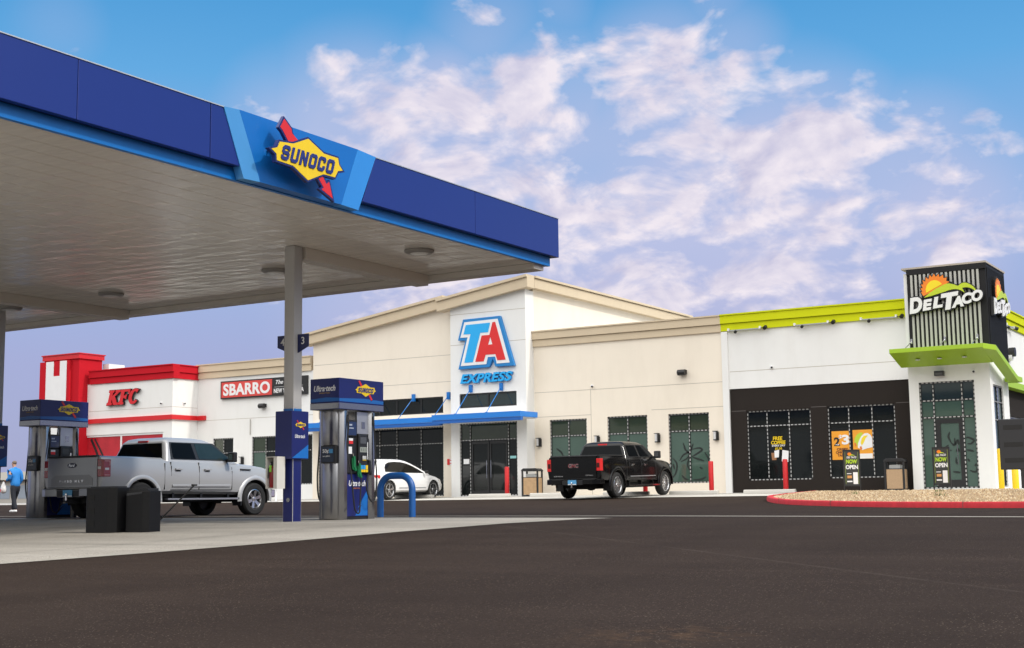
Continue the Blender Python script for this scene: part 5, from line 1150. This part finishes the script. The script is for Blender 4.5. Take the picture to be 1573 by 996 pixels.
    if sil:
        for s in (-1, 1): MB().m(BLK).box(xf-.53, xf-.50, *sorted((s*(Wd-.26), s*(Wd+.02))), .26, .56).build('mud_flap', parent=root)
    else:
        MB().m(BLKR).box(.20, 1.98, -.9, .9, bed-.004, bed+.035).build('bed_cover', parent=root, bevel=.01)
        for s in (-1, 1): MB().m(BLK).box(xr-.56, xr-.53, *sorted((s*(Wd-.26), s*(Wd+.02))), .24, .50).build('mud_flap', parent=root)
    return root
SILV = mat('silver_paint', (.46, .465, .47), .32, .2, coat=.35, var=.01, lin=True); BKP = mat('black_paint', (.004, .004, .0045), .2, coat=.3, spec=.2, var=.02, lin=True)
t1 = pickup('silver four-door pickup truck parked beneath the fuel canopy', SILV, 'silver'); t1.location = (-23.64, 20.12, .05); t1.rotation_euler = (0, 0, R(90)); t1.scale = (.98, .93, .945)
t2 = pickup('black four-door pickup truck parked nose-in at the cream store wall', BKP, 'black'); t2.location = (-21.62, 38.70, .335); t2.rotation_euler = (R(0), R(-1.2), R(90))

def hatch():
    root = thing('electric_hatchback', 'white hatchback parked nose-in beside the blue awning', 'car')
    PW = mat('white_car_paint', (.80, .80, .80), .25, coat=1, var=.01, lin=True)
    Wd = .93
    st_ = [(.0, .50, .78, .88, 0), (.06, .38, .88, .98, .0), (.30, .30, .92, 1.02, .0), (1.2, .27, Wd, 1.01, .0), (2.2, .27, Wd, .98, .0), (3.1, .27, Wd, .96, .03), (3.45, .27, Wd, .93, .06), (3.9, .26, Wd-.01, .86, .06), (4.25, .26, Wd-.07, .77, .05), (4.44, .30, Wd-.17, .66, .03), (4.52, .40, Wd-.28, .56, 0)]
    b = MB(); b.rings(loft_body(st_), True); me = solid(b, PW); cuts = []
    for xc in (.78, 3.65):
        for s in (-1, 1): cuts.append(MB().cyl((xc, s*(Wd-.30), .35), (xc, s*1.3, .35), .385, n=32))
    boolcut(me, cuts, 'body', PW, root)
    z0, z1 = .96, 1.50; sy_ = side_y(Wd-.05, z0, z1, .64)
    rear = lambda z: .16+(z-z0)*.55; 
    fr = {0.0: 3.50}
    prof = [(.93, .10, 3.52), (1.0, .14, 3.36), (1.12, .20, 3.08), (1.25, .27, 2.78), (1.37, .34, 2.46), (1.45, .40, 2.20)]
    rings = [rrect(a, c, sy_(z)-.03, sy_(z)-.01, z, .12) for z, a, c in prof]
    rings += [rrect(.50, 1.98, .60, .60, 1.50, .16), rrect(.66, 1.75, .48, .50, 1.53, .18), rrect(.95, 1.5, .25, .25, 1.545, .12)]
    MB().m(PW).rings(rings, True).build('roof', parent=root, angle=45)
    gl = mat('car_glass', (.015, .014, .012), .05, spec=.6, lin=True)
    P_ = [(.62, 1.05), (.66, 1.20), (.78, 1.33), (1.0, 1.405), (1.35, 1.43), (1.75, 1.42), (2.1, 1.37), (2.45, 1.27), (2.8, 1.13), (3.08, .995), (2.0, 1.01)]
    for s in (-1, 1):
        m2 = MB().m(gl); n = len(P_); vs = [(x, s*(sy_(z)-.004-(.012*(x < 1))), z) for x, z in P_]+[(x, s*(sy_(z)-.03), z) for x, z in P_]
        m2.add(vs, [tuple(range(n)), tuple(range(2*n-1, n-1, -1))]+[(i, (i+1) % n, n+(i+1) % n, n+i) for i in range(n)]); m2.build('side_window', parent=root)
        MB().m(BLK).box(3.0, 3.12, *sorted((s*(Wd+.02), s*(Wd+.16))), .97, 1.09).build('side_mirror', parent=root, bevel=.025)
        MB().m(BLK).box(1.35, 3.1, *sorted((s*(Wd-.02), s*(Wd+.012))), .24, .285).m(GREYM).box(1.35, 3.1, *sorted((s*(Wd+.0), s*(Wd+.008))), .42, .445).build('sill_trim', parent=root)
        m1 = MB().m(mat('thin_line', (.35, .35, .35), .5, lin=True)); m1.box(2.02, 2.026, *sorted((s*(Wd-.02), s*(Wd+.0048))), .45, .9); m1.build('shut_line', parent=root)
        MB().m(SRED).prism([(-.0, s*(Wd-.32)), (.03, s*(Wd-.10)), (.16, s*(Wd-.0)), (.2, s*(Wd-.1)), (.1, s*(Wd-.3))], .80, .92).build('tail_light', parent=root)
        for xc in (.78, 3.65):
            m1 = MB().m(BLKR); rings = []
            for k in range(17):
                a = R(-10+200*k/16); rings.append([(xc+.38*math.cos(a), s*(Wd-.31), .35+.38*math.sin(a)), (xc+.38*math.cos(a), s*(Wd-.03), .35+.38*math.sin(a)), (xc+.365*math.cos(a), s*(Wd-.03), .35+.365*math.sin(a)), (xc+.365*math.cos(a), s*(Wd-.31), .35+.365*math.sin(a))])
            m1.rings(rings, True); m1.build('wheel_well', parent=root)
    MB().m(gl).add([(.135, -.66, 1.03), (.135, .66, 1.03), (.36, .55, 1.42), (.36, -.55, 1.42), (.17, -.66, 1.03), (.17, .66, 1.03), (.40, .55, 1.42), (.40, -.55, 1.42)], [(0, 1, 2, 3), (7, 6, 5, 4), (0, 4, 5, 1), (1, 5, 6, 2), (2, 6, 7, 3), (3, 7, 4, 0)]).build('rear_window', parent=root)
    MB().m(gl).add([(3.38, -.74, .99), (3.38, .74, .99), (2.28, .56, 1.445), (2.28, -.56, 1.445), (3.34, -.74, .98), (3.34, .74, .98), (2.24, .56, 1.42), (2.24, -.56, 1.42)], [(0, 1, 2, 3), (7, 6, 5, 4), (0, 4, 5, 1), (1, 5, 6, 2), (2, 6, 7, 3), (3, 7, 4, 0)]).build('windshield', parent=root)
    MB().m(PW).box(.28, .50, -.60, .60, 1.46, 1.49).build('spoiler', parent=root, bevel=.01)
    MB().m(BLKR).box(.3, 4.3, -.62, .62, .18, .40).build('underbody', parent=root)
    rm = mat('alloy_grey', (.45, .45, .46), .25, .9, lin=True)
    for xc in (.78, 3.65):
        for s in (-1, 1): wheel(root, xc, s*(Wd-.12), s, .35, .255, .23, 5, rm)
    return root
h1 = hatch(); h1.location = (-32.15, 41.05, .395); h1.rotation_euler = (0, R(-.6), R(90))

# ---------------------------------------------------------------- bollards, stops, lamps, bins, stands
def bollard(label, loc, mt, h, r, group, name='bollard'):
    t = thing(name, label, 'bollard', loc, 0, group)
    MB().m(mt).lathe([(r, -.05), (r, h-.03), (r*.9, h-.008), (r*.5, h), (0, h+.002)], (0, 0, 0), 'z', 24).build('post', parent=t)
    MB().m(M_APRON).lathe([(r+.05, .0), (r+.045, .015), (r, .02)], (0, 0, 0), 'z', 24).build('footing', parent=t); return t
RB = mat('bollard_red', (.50, .007, .010), .4, lin=True); YB = mat('bollard_yellow', (.75, .52, .005), .4, lin=True)
gz = g(45)+.01
b1 = bollard('red bollard in front of the store entrance doors', (-27.94, 44.9, gz), RB, 1.15, .085, 'red bollards along the storefront')
for x, lb in ((-22.05, 'red bollard mostly hidden behind the black pickup truck'), (-19.47, 'red bollard between the tomato window and the white pillar'), (-16.73, 'red bollard in front of the dark wall with the coffee lettering')): dup(b1, (x, 44.9, gz), lb)
y1_ = bollard('tall yellow bollard beside the corner tower side window', (-9.48, 44.2, g(44)), YB, 1.30, .085, 'yellow bollards at the drive lane')
y2_ = bollard('short yellow bollard next to the dark menu board', (-9.02, 44.0, g(44)), YB, .66, .10, 'yellow bollards at the drive lane')
bollard('short white post between the two yellow bollards', (-9.5, 46.8, g(46.8)+.01), WPT, .62, .08, None, 'post')
# wheel stops
ws = thing('wheel_stop', 'concrete wheel stop before the entrance doors', 'wheel stop', (-28.45, 44.45, gz), 0, 'concrete wheel stops along the storefront')
WS = mat('wheel_stop_concrete', (.50, .48, .44), .9, bump=.4, bs=30, lin=True)
m1 = MB().m(WS); m1.prism([(-.09, 0), (.09, 0), (.07, .10), (.045, .125), (-.045, .125), (-.07, .10)], -.92, .92, Matrix(((0, 0, 1, 0), (1, 0, 0, 0), (0, 1, 0, 0), (0, 0, 0, 1)))); m1.build('block', parent=ws, bevel=.012)
for x, lb in ((-25.7, 'concrete wheel stop left of the black pickup truck'), (-22.6, 'concrete wheel stop under the front of the black pickup truck'), (-19.95, 'concrete wheel stop right of the black pickup truck'), (-17.15, 'concrete wheel stop below the dark brown wall'), (-32.0, 'concrete wheel stop ahead of the white hatchback')): dup(ws, (x, 44.45, gz), lb)
# wall lamps
wl = thing('wall_lamp', 'cylinder wall lamp between the entrance tower and the nearest cream window', 'wall lamp', (-27.42, 46.5, 2.56), 0, 'cylinder lamps on the storefront wall')
MB().m(mat('lamp_lens', (.62, .62, .62), .3, lin=True)).lathe([(.0, -.13), (.06, -.13), (.06, .15), (0, .15)], (0, -.10, 0), 'z', 18).build('shade', parent=wl)
m1 = MB().m(BLK).box(-.05, .12, -.10, -.001, -.17, .13).box(-.075, .10, -.17, -.0, .151, .175).box(.07, .10, -.17, -.1, -.15, .15).lathe([(.0, -.17), (.07, -.17), (.07, -.131), (0, -.131)], (0, -.10, 0), 'z', 18); m1.build('bracket', parent=wl, bevel=.006)
for x, lb in ((-24.83, 'cylinder wall lamp between the first and second cream windows'), (-22.28, 'cylinder wall lamp left of the tomato window'), (-19.92, 'cylinder wall lamp right of the tomato window'), (-43.05, 'cylinder wall lamp on the white wall above the silver hood')): dup(wl, (x, 46.5, 2.56 if x > -40 else 2.25), lb)
# floodlights
fl = thing('floodlight', 'black box floodlight high on the cream wing wall', 'floodlight', (-21.14, 46.5, 4.94), 0, 'black floodlights on the walls')
m1 = MB().m(BLK); m1.cyl((-.16, -.16, 0), (.14, -.16, 0), .11, n=20); m1.box(-.12, .14, -.16, -.0, -.06, .10); m1.build('housing', parent=fl, bevel=.01)
dup(fl, (-41.75, 46.5, 4.66), 'black floodlight on the white wall below the long pizza sign')
f3 = thing('floodlight', 'black square floodlight above the corner tower door', 'floodlight', (-11.6, 45.9, 4.30), 0, 'black floodlights on the walls')
MB().m(BLK).box(-.15, .15, -.22, -.05, -.08, .08).box(-.06, .06, -.05, 0, -.04, .04).m(mat('lens_grey', (.1, .1, .1), .2, lin=True)).box(-.12, .12, -.224, -.2201, -.06, .02).build('housing', parent=f3)
f4 = thing('floodlight', 'round black and white lamp on the side wall past the striped tower', 'floodlight', (-10.6, 51.9, 5.4), 0, 'black floodlights on the walls')
MB().m(BLK).cyl((.002, 0, .05), (.22, 0, .05), .17, n=24).m(WPT).cyl((.0, 0, -.12), (.12, 0, -.12), .14, n=24).build('housing', parent=f4)
# parapet light bars
lb0 = thing('light_bar', 'slim light bar under the lime parapet, leftmost of the three', 'light bar', (-18.6, 46.33, 6.37), 0, 'light bars under the lime parapet')
MB().m(GREYM).box(-.62, .62, -.03, .03, -.04, .0).m(WPT).box(-.66, -.60, -.05, .05, -.03, .06).box(.56, .62, -.05, .05, -.03, .06).build('bar', parent=lb0)
MB().m(BLK).cyl((-.35, .0, -.06), (-.35, -.06, -.10), .055, n=14).cyl((.80, .0, .02), (.80, -.12, -.04), .07, n=14).box(.62, .85, -.015, .015, -.015, .01).build('spotlight', parent=lb0)
dup(lb0, (-16.08, 46.33, 6.37), 'slim light bar under the lime parapet, middle of the three'); dup(lb0, (-13.68, 46.33, 6.38), 'slim light bar under the lime parapet next to the striped tower')
lb1 = dup(lb0, (-10.44, 51.5, 6.36), 'slim light bar under the lime parapet on the side wall', R(90))
# cameras
cc = thing('security_camera', 'small white camera on the cream wall above the black pickup', 'camera', (-25.0, 46.5, 4.66), 0, 'small security cameras')
MB().m(WPT).lathe([(.05, -.0), (.05, -.05), (0, -.06)], (0, 0, 0), 'y', 16).build('mount', parent=cc)
MB().m(BLK).lathe([(.035, -.055), (.035, -.085), (.02, -.1), (0, -.105)], (.02, 0, -.03), 'y', 14).build('lens', parent=cc)
for p, lb in (((-17.69, 46.5, 4.95), 'small camera on the white wall above the dark brown wall'), ((-10.53, 45.9, 4.33), 'small camera beside the square floodlight on the corner tower'), ((-46.55, 44.9, 4.95), 'small camera on the white block left of its corner')): dup(cc, p, lb)
dup(cc, (-45.86, 45.6, 4.95), 'small camera on the white block right of its corner', R(90))
# trash receptacles
WOOD = mat('wood_panel', (.40, .26, .14), .7, var=.35, vs=9, bump=.3, lin=True); PEB = mat('pebble_panel', (.40, .27, .16), .9, var=.45, vs=45, bump=.5, bs=60, lin=True)
def recept(label, loc, pm, rz=0):
    t = thing('trash_receptacle', label, 'trash can', loc, rz, None)
    MB().m(BLK).box(-.33, .33, -.33, .33, 0, .06).box(-.33, -.27, -.33, -.27, .06, .98).box(.27, .33, -.33, -.27, .06, .98).box(-.33, -.27, .27, .33, .06, .98).box(.27, .33, .27, .33, .06, .98).box(-.28, .28, -.28, .28, .70, .735).build('frame', parent=t, bevel=.005)
    for nm, b in (('front', (-.26, .26, -.315, -.28)), ('b', (-.26, .26, .28, .315)), ('l', (-.315, -.28, -.26, .26)), ('r', (.28, .315, -.26, .26))): MB().m(pm).box(*b, .07, .71).build('side_panel', parent=t, bevel=.004)
    MB().m(mat('liner', (.45, .46, .45), .7, lin=True)).box(-.18, .18, -.20, .20, .74, .86).build('liner', parent=t)
    m1 = MB().m(BLK); m1.prism([(-.34, .96), (.34, .96), (.34, 1.01), (.26, 1.07), (-.26, 1.07), (-.34, 1.01)], -.34, .34, MF(0, 0, 0)); m1.build('hood', parent=t, bevel=.012); return t
recept('black trash can with wood panels beside the store entrance', (-27.02, 45.25, gz), WOOD, R(14))
recept('black trash can with pebbled panels at the brown wall end', (-13.17, 45.7, g(45.7)+.012), PEB, R(6))
# now open stands
def stand(label, loc, rz):
    t = thing('sign_stand', label, 'sign stand', loc, rz, 'now open sidewalk stands')
    MB().m(BLK).box(-.26, -.235, -.02, .02, .02, 1.30).box(.235, .26, -.02, .02, .02, 1.30).box(-.235, .235, -.02, .02, 1.26, 1.30).box(-.235, .235, -.02, .02, .17, .20).box(-.42, .42, -.03, .03, 0, .02).box(-.26, -.235, -.28, .28, .0, .022).box(.235, .26, -.28, .28, 0, .022).build('frame', parent=t)
    pn = MB().m(mat('stand_panel', (.03, .032, .03), .5, lin=True)).box(-.234, .234, -.012, .012, .2, 1.259).build('panel', parent=t)
    F_ = MF(0, -.0125, 0)
    m1 = MB().m(mat('panel_edge', (.25, .32, .05), .5, lin=True)).box(-.20, -.19, .24, 1.22, 0, .003, F_).box(.19, .20, .24, 1.22, 0, .003, F_); m1.build('edge_line', parent=pn)
    m1 = MB().m(mat('sun_orange', (.85, .22, .01), .4)).prism([(-.06+.06*math.cos(R(i*30)), 1.16+.05*math.sin(R(i*30))) for i in range(12)], 0, .003, F_).m(mat('hill_green', (.5, .62, .02), .4)).prism([(-.10, 1.10), (.02, 1.15), (.12, 1.11), (.02, 1.12)], .003, .005, F_).m(WPT).mesh(text('DEL TACO', .30, .06, .003, .03, .2), MF(0, -.0125, 1.06)); m1.build('emblem', parent=pn)
    MB().m(mat('lime_letter', (.42, .62, .02), .5, lin=True)).mesh(text('NOW', .33, .13, .003, .04), MF(0, -.0125, .93)).m(WPT).mesh(text('OPEN', .37, .13, .003, .04), MF(0, -.0125, .76)).build('lettering', parent=pn)
    MB().m(WPT).box(.03, .17, .24, .60, 0, .004, F_).box(-.16, -.02, .55, .57, 0, .003, F_).box(-.16, .0, .30, .34, 0, .003, F_).m(mat('food_orange', (.6, .28, .08), .6, lin=True)).box(-.15, -.01, .42, .50, 0, .003, F_).build('picture', parent=pn)
    return t
stand('narrow black NOW OPEN stand on the gravel before the taco poster', (-13.35, 41.6, gravz(-13.35, 41.6)-.02), R(28))
stand('black NOW OPEN stand on the gravel before the corner tower door', (-10.62, 41.6, gravz(-10.6, 41.6)-.02), R(-2))
# menu board (seen from behind)
mbd = thing('menu_board', 'dark drive lane board with vents on a post at the right edge', 'menu board', (-7.3, 37.5, g(37.5)))
m1 = MB().m(mat('board_dark', (.020, .021, .024), .5, lin=True)).box(-.72, .75, -.12, .12, .68, 2.0); m1.build('cabinet', parent=mbd, bevel=.02)
for z in (.86, 1.27, 1.72): MB().m(BLKR).box(-.60, -.12, -.124, -.1205, z, z+.12).build('vent', parent=mbd)
MB().m(BLK).box(-.10, .10, -.06, .06, -.1, .68).box(-.3, .3, -.2, .2, -.02, .02).build('post', parent=mbd)
# promo stand beyond the silver pickup hood
ps = thing('promo_sign', 'white and blue pump island promotion sign beyond the silver hood', 'sign', (-37.05, 42.0, g(42)+.01))
MB().m(WPT).box(-.50, .50, -.02, .02, .55, 1.65).build('panel', parent=ps, bevel=.005)
M_ = MF(0, -.021, 0)
m1 = MB().m(LBLUE).box(-.45, .15, 1.0, 1.35, 0, .003, M_).m(mat('promo_orange', (.75, .35, .08), .5, lin=True)).box(.16, .44, 1.05, 1.33, 0, .003, M_).m(mat('promo_red', (.6, .1, .1), .5, lin=True)).box(-.2, .25, 1.48, 1.56, 0, .003, M_).m(mat('promo_blue', (.08, .15, .45), .5, lin=True)).box(-.3, .35, .82, .90, 0, .003, M_).box(-.3, .35, .93, .96, 0, .003, M_); m1.build('picture', parent=ps)
MB().m(WPT).box(-.03, .03, -.015, .015, .0, .55).box(-.3, .3, -.2, .2, 0, .02).build('post', parent=ps)
nt_ = thing('notice_sign', 'small red and white notice between storefront glass and entrance tower', 'sign', (-31.62, 46.1, 1.9))
MB().m(SRED).box(-.13, .0, 46.41-46.1, 46.438-46.1, -.12, .12).m(WPT).box(.001, .13, 46.41-46.1, 46.438-46.1, -.12, .12).m(SRED).box(.02, .11, 46.406-46.1, 46.4099-46.1, -.08, -.04).box(.02, .11, 46.406-46.1, 46.4099-46.1, .04, .08).build('panel', parent=nt_)

# ---------------------------------------------------------------- person
def skin(name, pts, edges, mt, parent, lv=2):
    me = bpy.data.meshes.new(name); me.from_pydata([p[:3] for p in pts], edges, []); o = bpy.data.objects.new(name, me)
    COL.objects.link(o); md = o.modifiers.new('s', 'SKIN'); md.use_smooth_shade = True
    for v, p in zip(me.skin_vertices[0].data, pts):
        rr = p[3]; v.radius = rr if isinstance(rr, tuple) else (rr, rr)
    me.skin_vertices[0].data[0].use_root = True
    sd_ = o.modifiers.new('u', 'SUBSURF'); sd_.levels = lv; sd_.render_levels = lv
    dg = bpy.context.evaluated_depsgraph_get(); dg.update(); nm = bpy.data.meshes.new_from_object(o.evaluated_get(dg)); COL.objects.unlink(o); bpy.data.objects.remove(o)
    for p in nm.polygons: p.use_smooth = True
    nm.materials.append(mt); nm.name = name; n = bpy.data.objects.new(name, nm); COL.objects.link(n); n.parent = parent; return n
# local: faces -x (walks to the left), y across
pr = thing('person', 'person in blue hooded jacket and dark trousers carrying a white bag', 'person', (-38.7, 30.75, g(30.75)))
SK = mat('skin', (.50, .28, .19), .6, lin=True)
sk_pts = [(0, 0, .93, (.07, .09)), (-.01, 0, 1.12, (.07, .09)), (-.03, 0, 1.34, (.07, .10)), (-.05, 0, 1.46, .052), (-.07, 0, 1.53, .05), (-.10, 0, 1.60, (.082, .072)), (-.10, 0, 1.68, (.078, .068)),
          (.01, .08, .88, .05), (-.16, .10, .48, .04), (-.20, .10, .10, .03), (-.28, .10, .04, .02),
          (.01, -.08, .88, .05), (.06, -.10, .48, .04), (.20, -.10, .10, .03), (.12, -.10, .04, .02),
          (-.03, .19, 1.38, .055), (.0, .24, 1.12, .043), (-.14, .24, .93, .034), (-.19, .24, .86, .030),
          (-.03, -.19, 1.38, .055), (-.0, -.24, 1.12, .043), (-.20, -.20, 1.08, .034), (-.27, -.18, 1.08, .030)]
sk_e = [(0, 1), (1, 2), (2, 3), (3, 4), (4, 5), (5, 6), (0, 7), (7, 8), (8, 9), (9, 10), (0, 11), (11, 12), (12, 13), (13, 14), (2, 15), (15, 16), (16, 17), (17, 18), (2, 19), (19, 20), (20, 21), (21, 22)]
skin('body', sk_pts, sk_e, SK, pr)
for s, base in ((1, (-.19, .24, .86)), (-1, (-.27, -.18, 1.08))):
    for k in range(5):
        bx_, by_, bz_ = base; dy_ = (k-1.8)*.018 if k < 4 else -.04*s
        l = (.075, .085, .08, .065, .05)[k]
        pts = [(bx_, by_+dy_*.6, bz_, .010), (bx_-.03, by_+dy_, bz_-.03, .0085), (bx_-.045, by_+dy_, bz_-.03-l*.5, .008), (bx_-.03, by_+dy_, bz_-.03-l, .007)]
        skin('finger', pts, [(0, 1), (1, 2), (2, 3)], SK, pr, 1)
MB().m(SK).prism([(-.03, 0), (.03, 0), (.0, .05)], -.02, .02, Matrix.Translation((-.185, 0, 1.60)) @ Matrix.Rotation(R(90), 4, 'Y')).build('nose', parent=pr, bevel=.006)
for s in (-1, 1):
    MB().m(mat('eye', (.02, .015, .01), .2, lin=True)).lathe([(0, -.008), (.009, 0), (0, .008)], (-.178, s*.03, 1.645), 'x', 10).build('eye', parent=pr)
    MB().m(SK).lathe([(0, -.01), (.022, -.006), (.026, .004), (0, .01)], (-.09, s*.075, 1.63), 'y', 12).build('ear', parent=pr)
MB().m(mat('lips', (.35, .12, .10), .6, lin=True)).box(-.176, -.168, -.022, .022, 1.572, 1.582).build('mouth', parent=pr)
skin('hair', [(-.06, 0, 1.60, (.078, .074)), (-.08, 0, 1.68, (.092, .082)), (-.11, 0, 1.725, (.062, .058))], [(0, 1), (1, 2)], mat('hair_grey', (.16, .12, .09), .8, lin=True), pr)
JB = mat('jacket_blue', (.02, .22, .62), .7, bump=.4, bs=9, lin=True)
skin('jacket', [(0, 0, .80, (.165, .20)), (.0, 0, 1.05, (.15, .18)), (-.02, 0, 1.25, (.14, .18)), (-.02, 0, 1.38, (.115, .165)), (-.03, 0, 1.47, (.075, .085)), (.02, 0, 1.48, (.07, .09)),
                (-.02, .20, 1.385, .085), (.01, .255, 1.12, .068), (-.12, .245, .95, .055), (-.02, -.20, 1.385, .085), (.01, -.255, 1.12, .068), (-.18, -.21, 1.08, .055)],
     [(0, 1), (1, 2), (2, 3), (3, 4), (4, 5), (3, 6), (6, 7), (7, 8), (3, 9), (9, 10), (10, 11)], JB, pr)
skin('trousers', [(.0, 0, .98, (.13, .15)), (.0, 0, .84, (.13, .15)), (.005, .09, .76, .105), (-.155, .10, .46, .080), (-.20, .10, .08, .062), (.005, -.09, .76, .105), (.06, -.10, .46, .080), (.20, -.10, .08, .062)],
     [(0, 1), (1, 2), (2, 3), (3, 4), (1, 5), (5, 6), (6, 7)], mat('trousers_navy', (.012, .014, .022), .8, lin=True), pr)
for x, s in ((-.20, 1), (.19, -1)): skin('shoe', [(x+.05, s*.10, .045, .048), (x-.06, s*.10, .045, .052), (x-.17, s*.10, .03, .040)], [(0, 1), (1, 2)], WPT, pr, 1)
bg_ = thing('shopping_bag', 'white plastic bag with red print held by the person in blue', 'bag', (-38.98, 30.5, g(30.7)+.62))
skin('bag_body', [(0, 0, .0, (.12, .07)), (0, 0, .16, (.15, .09)), (.0, 0, .32, (.08, .05)), (.0, 0, .42, (.02, .02))], [(0, 1), (1, 2), (2, 3)], mat('bag_white', (.72, .70, .68), .5, lin=True), bg_, 1)
MB().m(SRED).prism([(-.07, .08), (.05, .06), (.07, .16), (-.05, .18)], 0, .006, MF(0, -.155, 0)).build('print', parent=bg_)

# ---------------------------------------------------------------- far background at the left
fb = thing('distant_building', 'long low pale building far behind the walking person', 'building', (-195, 165, .4))
m1 = MB().m(mat('far_wall', (.45, .42, .38), .9, lin=True)).box(-40, 40, 0, 30, 0, 4.6); m1.build('wall', parent=fb); MB().m(mat('far_roof', (.6, .58, .52), .8, lin=True)).box(-41, 41, -1, 31, 4.6, 6.0).build('roof', parent=fb)
m1 = MB().m(mat('far_window', (.30, .34, .40), .4, lin=True))
for k in range(12): m1.box(-37+k*6.3, -33+k*6.3, -.05, 0, 1.2, 3.6)
m1.build('window', parent=fb)
# nothing at the far right but the lane
